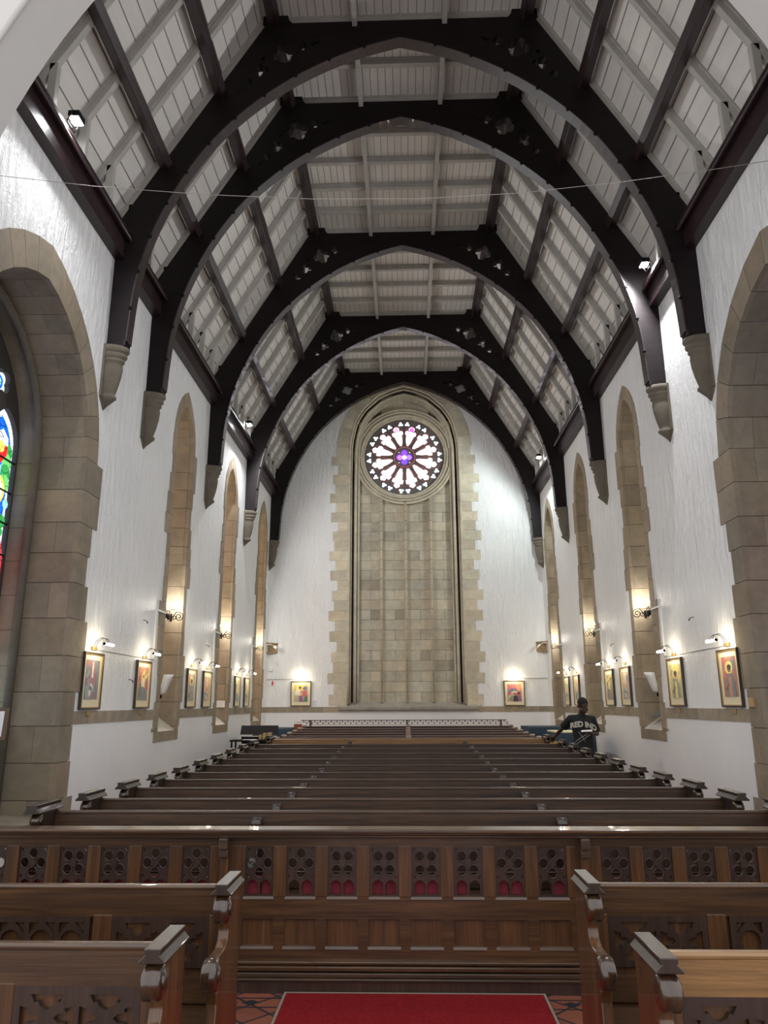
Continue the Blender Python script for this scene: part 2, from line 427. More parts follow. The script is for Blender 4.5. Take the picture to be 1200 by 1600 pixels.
def jamb_window(idx, sg, yc, hw, zb, spring, apex, ring, big, glass):
    st = 'left' if sg < 0 else 'right'
    t = thing('window_%d' % idx, '', '', (0, 0, 0), kind='structure')
    X = lambda d: sg * (W + d)      # d = depth into wall
    nseg = 6 if not big else (9 if sg < 0 else 6)
    arcI = arch_pts(yc, hw, spring, apex, nseg)
    arcO = arch_pts(yc, hw + ring, spring, apex + ring * (1.55 if not big else 1.25), nseg)
    mb = MB(); g = 0.004
    depth = 0.62 if big else 0.72
    splay = 0.0 if big else 0.10
    ch = 0.43 if big else 0.40
    # arch voussoirs on the wall face + soffit blocks
    n = len(arcI)
    step = 1 if not big else 1
    for i in range(n - 1):
        def lerp(p, q, u): return (p[0] + (q[0] - p[0]) * u, p[1] + (q[1] - p[1]) * u)
        a, b = lerp(arcI[i], arcI[i + 1], .012), lerp(arcI[i], arcI[i + 1], .988)
        c, d = lerp(arcO[i], arcO[i + 1], .988), lerp(arcO[i], arcO[i + 1], .012)
        tt = rt()
        mb.hexa([(X(-.012), *a), (X(-.012), *b), (X(-.012), *c), (X(-.012), *d), (X(.05), *a), (X(.05), *b), (X(.05), *c), (X(.05), *d)], tt)
        # soffit
        def push(p, e): 
            v = Vector((p[0] - yc, p[1] - spring * 0.5 - apex * 0.5)).normalized(); return (p[0] + v.x * e, p[1] + v.y * e)
        def spl(p): return (yc + (p[0] - yc) * (1 - splay / hw), p[1] - splay * 0.6)
        tt = rt()
        cuts = [0.05, depth] if (not big or i % 2) else [0.05, depth * 0.5, depth]
        for c0, c1 in zip(cuts, cuts[1:]):
            u0, u1 = (c0 / depth), (c1 / depth)
            pa0, pb0 = lerp(a, spl(a), u0), lerp(b, spl(b), u0)
            pa1, pb1 = lerp(a, spl(a), u1), lerp(b, spl(b), u1)
            mb.hexa([(X(c0 + .0), *pa0), (X(c0 + .0), *pb0), (X(c0), *push(pb0, .06)), (X(c0), *push(pa0, .06)),
                     (X(c1 - g), *pa1), (X(c1 - g), *pb1), (X(c1 - g), *push(pb1, .06)), (X(c1 - g), *push(pa1, .06))], tt if c0 < .1 else rt())
    # quoin courses on both jambs
    z = spring; k = 0
    while z > zb + 0.02:
        z0 = max(zb, z - ch * rnd.uniform(0.9, 1.1))
        for s in (-1, 1):
            wq = ring + (0.02, 0.14, 0.0, 0.16, 0.05)[(k * 2 + (s > 0)) % 5] * (1 if not big else 1.3) - (0.03 if k % 2 else 0)
            y_in = yc + s * hw; y_out = yc + s * (hw + wq)
            mb.box(X(-.015), X(.05), y_in, y_out, z0 + g, z - g, rt())
            yi2 = yc + s * (hw - splay)
            cuts = [0.05, depth] if (not big or k % 2) else [0.05, depth * 0.48, depth]
            for c0, c1 in zip(cuts, cuts[1:]):
                ya = y_in + (yi2 - y_in) * (c0 / depth); yb = y_in + (yi2 - y_in) * (c1 / depth)
                mb.hexa([(X(c0), ya, z0 + g), (X(c0), ya + s * .06, z0 + g), (X(c0), ya + s * .06, z - g), (X(c0), ya, z - g),
                         (X(c1 - g), yb, z0 + g), (X(c1 - g), yb + s * .06, z0 + g), (X(c1 - g), yb + s * .06, z - g), (X(c1 - g), yb, z - g)], rt())
        z = z0; k += 1
    # sill face block and end
    if not big:
        mb.box(X(-.012), X(.05), yc - hw - ring * .95, yc + hw + ring * .95, zb - 0.17, zb - g, rt())
    mb.build('stone_surround', STONE if big else STONE_NICHE, t)
    # mortar lining behind
    mm = MB()
    for s in (-1, 1):
        mm.box(X(.0), X(depth + .02), yc + s * (hw + .028), yc + s * (hw + .07), zb - .02, spring)
        mm.box(X(-.004), X(.045), yc + s * (hw + .006), yc + s * (hw + ring - 0.03), zb, spring)
    for i in range(n - 1):
        a, b, c, d = arcI[i], arcI[i + 1], arcO[i + 1], arcO[i]
        q = lambda p, o_, u: (p[0] + (o_[0] - p[0]) * u, p[1] + (o_[1] - p[1]) * u)
        a2, b2, c2, d2 = q(a, d, .03), q(b, c, .03), q(b, c, .97), q(a, d, .97)
        mm.hexa([(X(-.004), *a2), (X(-.004), *b2), (X(-.004), *c2), (X(-.004), *d2), (X(.04), *a2), (X(.04), *b2), (X(.04), *c2), (X(.04), *d2)])
    mm.build('mortar', MORTAR, t)
    # sloping sill
    sl = MB()
    h = 0.62 if not big else 0.04
    if big: sl.box(X(depth + .30), X(depth + .40), yc - hw, yc + hw, zb, zb + .95)
    sl.prism([(X(0.0), zb - .06), (X(depth + .1), zb - .06), (X(depth + .1), zb + h), (X(0.0), zb)], lambda a, b, d: (a, d, b), yc - hw + .001, yc + hw - .001)
    sl.build('sill', SILLST if not big else STONE, t)
    gd = depth + (0.0 if not big else 0.0)
    if big:
        # roll moulding and the inner reveal
        r_ = MB()
        inn = [(yc + hw - .05, zb)] + arch_pts(yc, hw - .05, spring, apex - .06, 9) + [(yc - hw + .05, zb)]
        r_.tube([(X(depth + .02), a, b) for a, b in inn], 0.055, 8)
        r_.build('roll_moulding', CORBEL, t)
        iv = MB(); hi = hw - 0.02
        outl = [(yc + hw + .03, zb)] + arch_pts(yc, hw + .03, spring, apex + .04, 9) + [(yc - hw - .03, zb)]
        inl = [(yc + hi, zb)] + arch_pts(yc, hi, spring, apex - .05, 9) + [(yc - hi, zb)]
        for i in range(len(outl) - 1):
            iv.hexa([(X(depth + .03), *inl[i]), (X(depth + .03), *inl[i + 1]), (X(depth + .03), *outl[i + 1]), (X(depth + .03), *outl[i]),
                     (X(depth + .36), *inl[i]), (X(depth + .36), *inl[i + 1]), (X(depth + .36), *outl[i + 1]), (X(depth + .36), *outl[i])], rt(.9, 1.05))
        # split straight jambs visually into courses with joint grooves
        iv.build('inner_reveal', STONE, t)
        jt = MB()
        for k in range(10):
            zz = zb + 0.45 + k * 0.44
            if zz < spring:
                for s in (-1, 1): jt.box(X(depth + .03), X(depth + .35), yc + s * (hi - .002), yc + s * (hi + .01), zz - .004, zz + .004)
        jt.build('joint', MORTAR, t)
        gd = depth + 0.36
        hw2 = hi
        # dark stone tracery: two lancets, a roundel above
        trc = MB()
        lw = hw2 / 4
        H = []
        for q in (-3, -1, 1, 3):
            c_ = yc + q * lw
            H.append([(c_ + lw - .03, zb + .95)] + arch_pts(c_, lw - .03, 5.02 if abs(q) == 3 else 5.12, 5.50 if abs(q) == 3 else 5.62, 7) + [(c_ - lw + .03, zb + .95)])
        H.append(foil(yc - .90, 5.80, .17, 4, PI / 4, .085, 40)); H.append(foil(yc + .90, 5.80, .17, 4, PI / 4, .085, 40))
        H.append(foil(yc, 6.10, .34, 4, 0, .16, 48))
        plate(trc, [(yc + hi + .02, zb + .85)] + arch_pts(yc, hi + .02, spring, apex - .03, 12) + [(yc - hi - .02, zb + .85)], H, YZ(X(gd)), -sg * .07, sg * .05)
        trc.build('tracery', mat('dark_tracery_stone', (0.05, 0.042, 0.036), 0.8), t)
        stained_glass(t, sg, X(gd), H)
    else:
        gl = MB(); outl = [(yc + hw - splay, zb + .5)] + arch_pts(yc, hw - splay, spring, apex - splay * .6, 8) + [(yc - hw + splay, zb + .5)]
        gl.prism(outl, YZ(X(depth - .02)), 0, sg * .01)
        gl.build('leaded_pane', glass, t)
        ld = MB()
        for k in range(12):
            ld.box(X(depth - .035), X(depth - .021), yc - hw + splay, yc + hw - splay, zb + .8 + k * .4, zb + .815 + k * .4)
        ld.build('glazing_bar', IRON, t)
    return t

def poly_pane(items, mapf, eps, es, name, parent, emissive=True):
    """flat coloured pieces (glass quarries or printed areas), later ones nearer"""
    mb = MB()
    for i, (poly, col) in enumerate(items):
        n = len(mb.v); mb.v += [tuple(mapf(a, b, i * eps)) for a, b in poly]; mb.face(list(range(n, n + len(poly))), tuple(col))
    return mb.build(name, es, parent)

def m_glow(name, strength):
    m = bpy.data.materials.new(name); m.use_nodes = True; nt = m.node_tree; nt.nodes.clear()
    out = nt.nodes.new('ShaderNodeOutputMaterial'); em = nt.nodes.new('ShaderNodeEmission'); em.inputs[1].default_value = strength
    v2 = nt.nodes.new('ShaderNodeTexVoronoi'); v2.feature = 'DISTANCE_TO_EDGE'; v2.inputs['Scale'].default_value = 7
    tc = nt.nodes.new('ShaderNodeTexCoord'); lk(m, tc.outputs['Object'], v2.inputs['Vector'])
    lead = ramp(m, v2.outputs['Distance'], [(0.01, (0.02, 0.02, 0.02)), (0.035, (1, 1, 1))])
    lk(m, mul(m, tone(m), lead), em.inputs[0]); lk(m, em.outputs[0], out.inputs[0]); return m
GLOW = m_glow('backlit_stained_glass', 1.0)

def stained_glass(t, sg, x, H):
    G, Bl, Wt, Rd, Ye, Mr, Or, Sk = (.03, .25, .06), (.01, .10, .62), (.75, .85, .95), (.62, .02, .02), (.95, .70, .12), (.33, .04, .05), (.8, .22, .03), (.25, .55, .85)
    r2 = random.Random(3)
    for li, lan in enumerate(H[:4]):
        ys_ = [p[0] for p in lan]; y0, y1 = min(ys_), max(ys_); c = (y0 + y1) / 2; hw_ = (y1 - y0) / 2
        it = [(lan, Wt)]
        inner = [(c + (a - c) * .86, 1.2 + (b - 1.2) * .975 if b > 1.2 else b) for a, b in lan]
        it.append((inner, Bl))
        for k in range(46):
            a, b = r2.uniform(y0 + .06, y1 - .06), r2.uniform(1.5, 5.0)
            it.append((circ(a, b, r2.uniform(.05, .10), 7, r2.random()), r2.choice([G, Bl, Sk, Or, G, Bl, (.1, .4, .15)])))
        for s in (-1, 1):
            for k in range(4): it.append((circ(c + s * (hw_ * .5), 4.95 - k * .14, .12, 9), (G, (.12, .42, .12))[k % 2]))
        sh = [(c - .15, 5.12), (c + .15, 5.12), (c + .15, 4.90), (c, 4.74), (c - .15, 4.90)]
        it.append((sh, Rd)); it.append(([(c - .15, 5.12), (c, 5.22), (c + .15, 5.12), (c + .15, 5.02), (c - .15, 5.02)], Wt))
        it.append((circ(c, 4.98, .08, 10), Ye))
        it.append((circ(c, 4.42, .20, 16), Ye)); it.append((circ(c, 4.41, .15, 14), (.9, .85, .6))); it.append((circ(c, 4.37, .10, 12), (.85, .8, .75)))
        it.append(([(c - .3, 2.2), (c - .32, 3.6), (c - .12, 4.05), (c + .12, 4.05), (c + .34, 3.6), (c + .3, 2.2)], Mr))
        it.append(([(c - .2, 3.5), (c + .25, 3.2), (c + .22, 3.1), (c - .22, 3.4)], Wt))
        it.append(([(c - .12, 2.4), (c - .1, 3.1), (c + .16, 3.1), (c + .14, 2.4)], Sk)); it.append(([(c - .08, 2.6), (c - .05, 2.9), (c + .1, 2.9), (c + .1, 2.6)], Ye))
        for k in range(14): it.append(([(y0 + .04, 1.4 + k * .07), (y1 - .04, 1.4 + k * .07), (y1 - .04, 1.46 + k * .07), (y0 + .04, 1.46 + k * .07)], (Wt, (.55, .75, .8), (.8, .85, .7))[k % 3]))
        poly_pane(it, lambda a, b, d: (x - sg * (0.004 + d), a, b), .0006, GLOW, 'leaded_pane', t)
        bars = MB()
        for k in range(9): bars.box(x - sg * .04, x - sg * .06, y0, y1, 1.55 + k * .41, 1.57 + k * .41)
        bars.build('glazing_bar', IRON, t)
    for hole, r_, c0_ in ((H[4], .10, (BIGC - .90, 5.80)), (H[5], .10, (BIGC + .90, 5.80)), (H[6], .20, (BIGC, 6.10))):
        poly_pane([(hole, Wt), (circ(*c0_, r_, 16), Bl), (circ(*c0_, r_ * .6, 12), Sk), (circ(*c0_, r_ * .3, 8), Ye)], lambda a, b, d: (x - sg * (0.004 + d), a, b), .0006, GLOW, 'roundel_pane', t)

NL = ['nearest the camera', 'in the middle of the three', 'farthest from the camera']
wi = 1
for sg in (-1, 1):
    o = jamb_window(wi, sg, BIGC, BIGHW, 0.45, 4.95, 6.70, 0.36, True, None); wi += 1
    tag(o, 'large pointed %s window with deep stone reveal and stained glass' % ('left' if sg < 0 else 'right'), 'window')
    for k, yc in enumerate(NICHE):
        o = jamb_window(wi, sg, yc, NHW, 1.30, 6.62, 7.42, 0.19, False, (GLASS_DIM if k == 0 else GLASS_WARM) if sg < 0 else GLASS_PALE); wi += 1
        tag(o, 'narrow pointed stone window recess on the %s wall, %s' % ('left' if sg < 0 else 'right', NL[k]), 'window')

# ------------------------------------------------------------------ rose window recess in the end wall
ew = thing('window_%d' % wi, 'round rose window above a tall blind stone recess in the end wall', 'window', kind='structure')
mb = MB(); RC = (0.0, 9.67)
# quoins
z = 9.9; k = 0
while z > 1.70:
    z0 = max(1.68, z - 0.315)
    for s in (-1, 1):
        xo = (2.20, 2.36, 2.14, 2.30, 2.24, 2.40)[(k + (s > 0) * 2) % 6]
        mb.box(s * 1.80, s * xo, YE - .014, YE + .06, z0 + .004, z - .004, rt())
        mb.box(s * 1.80, s * 1.86, YE + .06, YE + .5, z0 + .004, z - .004, rt())
    z = z0; k += 1
# voussoirs
full_o = [(2.2, 9.9)] + ARC_OUT + [(-x, z) for x, z in ARC_OUT[:-1]][::-1] + [(-2.2, 9.9)]
def resample(p, n):
    L = [0]; 
    for a, b in zip(p, p[1:]): L.append(L[-1] + math.dist(a, b))
    out = []
    for i in range(n + 1):
        u = L[-1] * i / n; j = 0
        while j < len(L) - 2 and L[j + 1] < u: j += 1
        f = (u - L[j]) / max(1e-9, L[j + 1] - L[j]); out.append((p[j][0] + (p[j + 1][0] - p[j][0]) * f, p[j][1] + (p[j + 1][1] - p[j][1]) * f))
    return out
full_i = [(1.80, 9.9)] + [q for q in ARC_IN if q[1] > 9.95] + [(-x, z) for x, z in ARC_IN[:-1] if z > 9.95][::-1] + [(-1.80, 9.9)]
NV = 20
oo, ii = resample(full_o, NV), resample(full_i, NV)
def ringblocks(mb, inn, out, y0, y1, gap=.02):
    for i in range(len(inn) - 1):
        l = lambda p, q, u: (p[0] + (q[0] - p[0]) * u, p[1] + (q[1] - p[1]) * u)
        a, b = l(inn[i], inn[i + 1], gap), l(inn[i], inn[i + 1], 1 - gap); c, d = l(out[i], out[i + 1], 1 - gap), l(out[i], out[i + 1], gap)
        mb.hexa([(a[0], y0, a[1]), (b[0], y0, b[1]), (c[0], y0, c[1]), (d[0], y0, d[1]), (a[0], y1, a[1]), (b[0], y1, b[1]), (c[0], y1, c[1]), (d[0], y1, d[1])], rt())
ringblocks(mb, ii, oo, YE - .014, YE + .06)
sc_ = lambda p, k_: [(x * k_, 9.9 + (z - 9.9) * k_) for x, z in p]
ringblocks(mb, sc_(ii, .985), sc_(ii, 1.03), YE + .06, YE + .5)
# inner order of the arch: second ring, deeper
ringblocks(mb, sc_(ii, .80), sc_(ii, .90), YE + .20, YE + .42)
mb.build('stone_surround', STONE_END, ew)
# mouldings: rolls following the recess
mo = MB()
def recess_line(x, k_): return [(x, 1.74)] + [(x, 1.74 + 8.16 * i / 8) for i in range(1, 8)] + sc_(ii, k_) + [(-x, 1.74 + 8.16 * i / 8) for i in range(7, -1, -1)]
mo.tube([(a, YE + .02, b) for a, b in recess_line(1.79, .99)], .045, 8)
mo.tube([(a, YE + .14, b) for a, b in recess_line(1.735, .955)], .035, 8)
mo.tube([(a, YE + .16, b) for a, b in recess_line(1.59, .88)], .05, 8)
mo.tube([(a, YE + .24, b) for a, b in recess_line(1.50, .835)], .04, 8)
mo.build('roll_moulding', STONE_END, ew)
dk = MB()  # dark strip painting the shadow line of the deep gap
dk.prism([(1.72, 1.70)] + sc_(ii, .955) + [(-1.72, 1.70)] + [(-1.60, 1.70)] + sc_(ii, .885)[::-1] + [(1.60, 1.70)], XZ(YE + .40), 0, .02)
dk.build('groove_shade', mat('groove_shade_tone', (0.06, 0.045, 0.035), .9), ew)
# blind ashlar panel in courses, four bays
MX = [-1.52, -0.765, 0.015, 0.82, 1.55]
pn = MB(); z = 1.78; k = 0
def arc_top(x):
    x = abs(x); pts = sc_(ii, .86); best = 9.9
    for a, b in zip(pts, pts[1:]):
        if min(a[0], b[0]) <= x <= max(a[0], b[0]): best = max(best, a[1] + (b[1] - a[1]) * (x - a[0]) / (b[0] - a[0] + 1e-9))
    return best
def clip_block(x0, x1, z0, z1):
    """block minus the rose circle: cut into thin columns only where needed"""
    cx, cz, r = RC[0], RC[1], 1.36
    far = max(math.hypot(x - cx, zz - cz) for x in (x0, x1) for zz in (z0, z1))
    if far < r: return
    nx = max(x0, min(cx, x1)); nz = max(z0, min(cz, z1))
    tt = rt(.84, 1.08) if rnd.random() > .12 else rt(.70, .82)
    if math.hypot(nx - cx, nz - cz) > r:
        pn.box(x0, x1, YE + .38, YE + .46, z0, z1, tt); return
    N = 6
    for i in range(N):
        a, b = x0 + (x1 - x0) * i / N, x0 + (x1 - x0) * (i + 1) / N; xm = (a + b) / 2
        if abs(xm - cx) >= r: pn.box(a, b, YE + .38, YE + .46, z0, z1, tt); continue
        hh = math.sqrt(r * r - (xm - cx) ** 2); lo, hi = cz - hh, cz + hh
        if z0 < lo: pn.box(a, b, YE + .38, YE + .46, z0, min(z1, lo), tt)
        if z1 > hi: pn.box(a, b, YE + .38, YE + .46, max(z0, hi), z1, tt)
while z < 11.6:
    z1 = z + .315
    for j in range(4):
        a, b = MX[j], MX[j + 1]
        if z > 10.0:
            lim = arc_top(max(abs(a), abs(b)) - .2)
            if z > lim: continue
        if k % 2: clip_block(a + .004, b - .004, z + .004, z1 - .004)
        else:
            md = (a + b) / 2 + .03; clip_block(a + .004, md - .004, z + .004, z1 - .004); clip_block(md + .004, b - .004, z + .004, z1 - .004)
    z = z1; k += 1
pn.build('blind_panel', STONE_END, ew)
bk = MB()
plate(bk, [(1.95, 1.6), (1.95, 10.2), (1.5, 11.4), (0, 12.3), (-1.5, 11.4), (-1.95, 10.2), (-1.95, 1.6)], [circ(*RC, 1.34, 48)], XZ(YE + .45), 0, .03)
bk.build('mortar', MORTAR, ew)
# mullions of the blind tracery
for xm, zt in ((-.765, 8.22), (.015, 8.06), (.82, 8.22)):
    q = MB(); q.box(xm - .06, xm + .06, YE + .30, YE + .39, 1.76, zt); q.box(xm - .035, xm + .035, YE + .22, YE + .30, 1.76, zt)
    q.tube([(xm, YE + .22, 1.76), (xm, YE + .22, zt)], .03, 8)
    q.build('mullion', STONE_END, ew)
jn = MB(); z = 1.78
while z < 8.1:
    for xm in (-.765, .015, .82): jn.box(xm - .037, xm + .037, YE + .188, YE + .22, z - .005, z + .003)
    z += .315
jn.build('joint', MORTAR, ew)
# sill
sl = MB()
sl.prism([(YE - .10, 1.58), (YE + .5, 1.58), (YE + .5, 1.80), (YE + .32, 1.80), (YE - .04, 1.67), (YE - .10, 1.66)], lambda a, b, d: (d, a, b), -2.08, 2.12)
sl.box(-2.05, 2.09, YE - .06, YE, 1.53, 1.58)
sl.build('sill', m_stone('grey_sill_stone', (.36, .34, .30)), ew)
# ring around the rose
rg = MB()
def annulus(mb, r0, r1, y0, y1, n=28):
    inn = [(RC[0] + r0 * math.cos(2 * PI * i / n), RC[1] + r0 * math.sin(2 * PI * i / n)) for i in range(n + 1)]
    out = [(RC[0] + r1 * math.cos(2 * PI * i / n), RC[1] + r1 * math.sin(2 * PI * i / n)) for i in range(n + 1)]
    ringblocks(mb, inn, out, y0, y1, .015)
annulus(rg, 1.33, 1.60, YE + .30, YE + .5)
for r_, y_, th in ((1.62, .26, .045), (1.53, .25, .035), (1.43, .28, .04), (1.345, .34, .03)):
    rg.tube([(r_ * math.cos(2 * PI * i / 64), YE + y_, RC[1] + r_ * math.sin(2 * PI * i / 64)) for i in range(64)], th, 8, closed=True)
rg.build('ring_moulding', STONE_END, ew)
# rose tracery
def rot2(p, a): return (RC[0] + p[0] * math.cos(a) - p[1] * math.sin(a), RC[1] + p[0] * math.sin(a) + p[1] * math.cos(a))
holes = []; petals = []
for k in range(12):
    a = PI / 12 + k * PI / 6 
    # wedge light opening outward along +x
    wl = [(.40, -.035), (.40, .035), (.60, .085), (.78, .115), (.80, .05), (.80, -.05), (.78, -.115), (.60, -.085)]
    lob = [[(.84 + .085 * math.cos(u), s * .085 + .085 * math.sin(u)) for u in [2 * PI * i / 14 for i in range(14)]] for s in (-1, 1)]
    # one outline: wedge + two side lobes + outer lobe, star shaped about (.86, 0)
    out = []
    for i in range(80):
        u = 2 * PI * i / 80; best = .05
        for (cx, cy, r) in ((.85, .112, .082), (.85, -.112, .082), (1.0, 0, .098)):
            dx, dy = cx - .87, cy; b_ = dx * math.cos(u) + dy * math.sin(u); disc = b_ * b_ - (dx * dx + dy * dy - r * r)
            if disc >= 0 and b_ + math.sqrt(disc) > 0: best = max(best, b_ + math.sqrt(disc))
        # wedge going inward
        if math.cos(u) < -.2:
            dirx, diry = math.cos(u), math.sin(u)
            r = .05
            while r < .5:
                x_, y_ = .87 + dirx * (r + .01), diry * (r + .01)
                if x_ < .40 or abs(y_) > .052 + (x_ - .40) * .20: break
                r += .01
            best = max(best, r)
        out.append((.87 + best * math.cos(u), best * math.sin(u)))
    h = [rot2(p, a) for p in out]; holes.append(h); petals.append((h, k))
    for s in (-1, 1):
        c_ = rot2((1.165, 0), a + s * .166)
        t_ = foil(c_[0], c_[1], .088, 3, a + s * .166, .042, 30); holes.append(t_); petals.append((t_, 100))
qf = [foil(RC[0], RC[1], .27, 4, 0, .115, 48)]
holes += qf
for k in range(4): holes.append(circ(RC[0] + .25 * math.cos(PI / 4 + k * PI / 2), RC[1] + .25 * math.sin(PI / 4 + k * PI / 2), .03, 8))
rs = MB(); plate(rs, circ(*RC, 1.36, 64), holes, XZ(YE + .40), 0, .10)
rs.build('rose_tracery', mat('grey_tracery_stone', (.14, .11, .105), .7), ew)
rb = MB()
for k in range(12):     # raised rib around every petal, its pink is painted light bleed
    a = PI / 12 + k * PI / 6
    pp = [(.36, 0)] + [(.42, .045), (.62, .125), (.80, .19), (.93, .20), (1.03, .14), (1.12, 0), (1.03, -.14), (.93, -.20), (.80, -.19), (.62, -.125), (.42, -.045)]
    rb.tube([(rot2(p, a)[0], YE + .39, rot2(p, a)[1]) for p in pp], .017, 6, closed=True)
rb.tube([(.345 * math.cos(2 * PI * i / 36), YE + .38, RC[1] + .345 * math.sin(2 * PI * i / 36)) for i in range(36)], .03, 6, closed=True)
rb.build('petal_rib', mat('pink_light_bleed', (.42, .17, .17), .6), ew)
it = []
pink = {3: (.95, .12, .35), 2: (.95, .35, .55), 1: (1, .8, .95), 11: (1, .9, .95)}
for h, k in petals:
    it.append((h, (1.7, 1.62, 1.75) if k < 100 else (.75, 1.0, 1.2)))
for k in (2, 3):
    a = PI / 12 + k * PI / 6; c_ = rot2((1.0, 0), a); it.append((circ(c_[0], c_[1], .085, 14), (.9, .08, .42) if k == 2 else (1.0, .22, .35)))
for k, f_ in ((2, .85), (0, .85), (9, .78), (10, .62), (8, .62), (7, .7)):
    a = PI / 12 + k * PI / 6; c_ = rot2((f_, .05), a); it.append((circ(c_[0], c_[1], .045, 9), (1.0, .3, .5)))
it.append((qf[0], (.10, .03, .45)))
for k in range(4): c_ = rot2((.155, 0), k * PI / 2); it.append((circ(c_[0], c_[1], .085, 12), ((.25, .12, .8), (.16, .05, .62), (.45, .12, .7), (.12, .05, .55))[k]))
it.append((circ(*RC, .075, 8), (1.2, 1.3, 1.5)))
def m_glow2(name, strength):
    m = bpy.data.materials.new(name); m.use_nodes = True; nt = m.node_tree; nt.nodes.clear()
    out = nt.nodes.new('ShaderNodeOutputMaterial'); em = nt.nodes.new('ShaderNodeEmission'); em.inputs[1].default_value = strength
    lk(m, tone(m), em.inputs[0]); lk(m, em.outputs[0], out.inputs[0]); return m
ROSEGL = m_glow2('backlit_rose_glass', 1.3)
poly_pane(it, lambda a, b, d: (a, YE + .47 - d, b), .0008, ROSEGL, 'rose_pane', ew)

# ------------------------------------------------------------------ roof
SL = lambda x: 12.39 - 1.73 * (x - 2.14)        # underside of rafters on the slope, x = |X|
ceil = MB()
T = .16
n_ = Vector((1.73, 1.0)).normalized()
ceil.box(-2.3, 2.3, YA1, YE + .5, 12.53, 12.60)
for s in (-1, 1):
    x0, z0 = 2.14 + .10, 12.39 + .16; x1 = 4.75; z1 = SL(4.75) + .24
    p = [(2.20, 12.56), (4.80, SL(4.80) + .22), (4.87, SL(4.80) + .28), (2.28, 12.60)]
    ceil.prism([(s * a, b) for a, b in p], lambda a, b, d: (a, d, b), YA1, YE + .5)
ceil_o = ceil.build('ceiling', BOARDS); tag(ceil_o, 'white boarded church roof with white rafters', 'ceiling', kind='structure')
raf_ys = []
TR = [9.7, 11.36, 15.25, 19.1, 22.8]
for a, b, n in ((YA1 + .1, 9.7, 5), (9.7, 11.36, 2), (11.36, 15.25, 5), (15.25, 19.1, 5), (19.1, 22.8, 5)):
    for i in range(n): raf_ys.append(a + (b - a) * i / n)
raf_ys.append(22.8)
def rafter_proto():
    f = MB(); f.box(-2.16, 2.16, -.045, .045, 12.40, 12.54); f.box(-2.16, 2.16, -.06, .06, 12.50, 12.53)
    fo = f.build('rafter', RAFTER, ceil_o, bevel=.008)
    out = [fo]
    for s in (-1, 1):
        q = MB(); L0, L1 = 2.14, 4.70
        p = [(L0, SL(L0)), (L1, SL(L1)), (L1 + .13, SL(L1) + .08), (L0 + .1, SL(L0) + .18)]
        q.prism([(s * a, b) for a, b in p], lambda a, b, d: (a, d, b), -.045, .045)
        q.prism([(s * (a + .06), b + .06) for a, b in p], lambda a, b, d: (a, d, b), -.06, .06)
        out.append(q.build('rafter', RAFTER, ceil_o, bevel=.006))
        v = MB(); v.box(s * 4.03, s * 4.13, -.045, .045, 8.45, SL(4.13) + .14); out.append(v.build('ashlar_post', RAFTER, ceil_o, bevel=.006))
    return out
pr = rafter_proto()
for i, y in enumerate(raf_ys):
    for o in pr:
        c = o if i == 0 else o.copy()
        if i: C.objects.link(c); c.parent = ceil_o
        c.location = (0, y, 0)
for s in (-1, 1):
    b = MB(); b.box(s * .68, s * .76, YA1, YE, 12.28, 12.41); b.build('batten', RAFTER, ceil_o, bevel=.006)
pd = Vector((1.0, -1.73)).normalized(); pn_ = Vector((-1.73, -1.0)).normalized()
for s in (-1, 1):
    for x in (2.10, 2.90, 3.66):
        z = SL(x) if x > 2.2 else 12.42
        c0 = Vector((x, z)) + pn_ * .09; hw_, hh = .065, .09
        q = [c0 + pd * hw_ + pn_ * hh, c0 - pd * hw_ + pn_ * hh, c0 - pd * hw_ - pn_ * hh, c0 + pd * hw_ - pn_ * hh]
        b = MB(); b.prism([(s * v.x, v.y) for v in q], lambda a, bb, d: (a, d, bb), YA1, YE)
        b.build('purlin', PURLIN, ceil_o, bevel=.01)
    wp = MB(); wp.box(s * 4.10, s * 4.60, YA1, YE, 8.12, 8.42); wp.box(s * 4.02, s * 4.60, YA1, YE, 8.42, 8.52)
    wp.tube([(s * 4.03, YA1, 8.43), (s * 4.03, YE, 8.43)], .03, 6)
    wp.box(s * 4.55, s * 4.95, YA1, YE, 8.4, 9.2)
    tag(wp.build('trim_%d' % (4 if s < 0 else 5), PURLIN), 'dark timber wall plate along the top of the %s wall' % ('left' if s < 0 else 'right'), 'wall plate', kind='structure')

# trusses
def catmull(P, n=5):
    out = []
    for i in range(len(P) - 1):
        p0 = P[max(i - 1, 0)]; p1 = P[i]; p2 = P[i + 1]; p3 = P[min(i + 2, len(P) - 1)]
        for k in range(n):
            t = k / n
            out.append(tuple(0.5 * ((2 * b) + (-a + c) * t + (2 * a - 5 * b + 4 * c - d) * t * t + (-a + 3 * b - 3 * c + d) * t ** 3) for a, b, c, d in zip(p0, p1, p2, p3)))
    out.append(P[-1]); return out
SOF = catmull([(0, 12.03), (.55, 11.87), (1.1, 11.64), (1.7, 11.30), (2.26, 10.87), (2.78, 10.34), (3.2, 9.74), (3.55, 9.05), (3.78, 8.40), (3.92, 7.70), (3.97, 6.95), (3.975, 6.72)], 4)
right = SOF + [(4.25, 6.72), (4.25, 8.21), (2.14 + (12.39 - 8.21) / 1.73 * .0 + 4.25 - 2.14, SL(4.25)), (2.14, 12.38)]
outl = right + [(-x, z) for x, z in right[1:]][::-1]
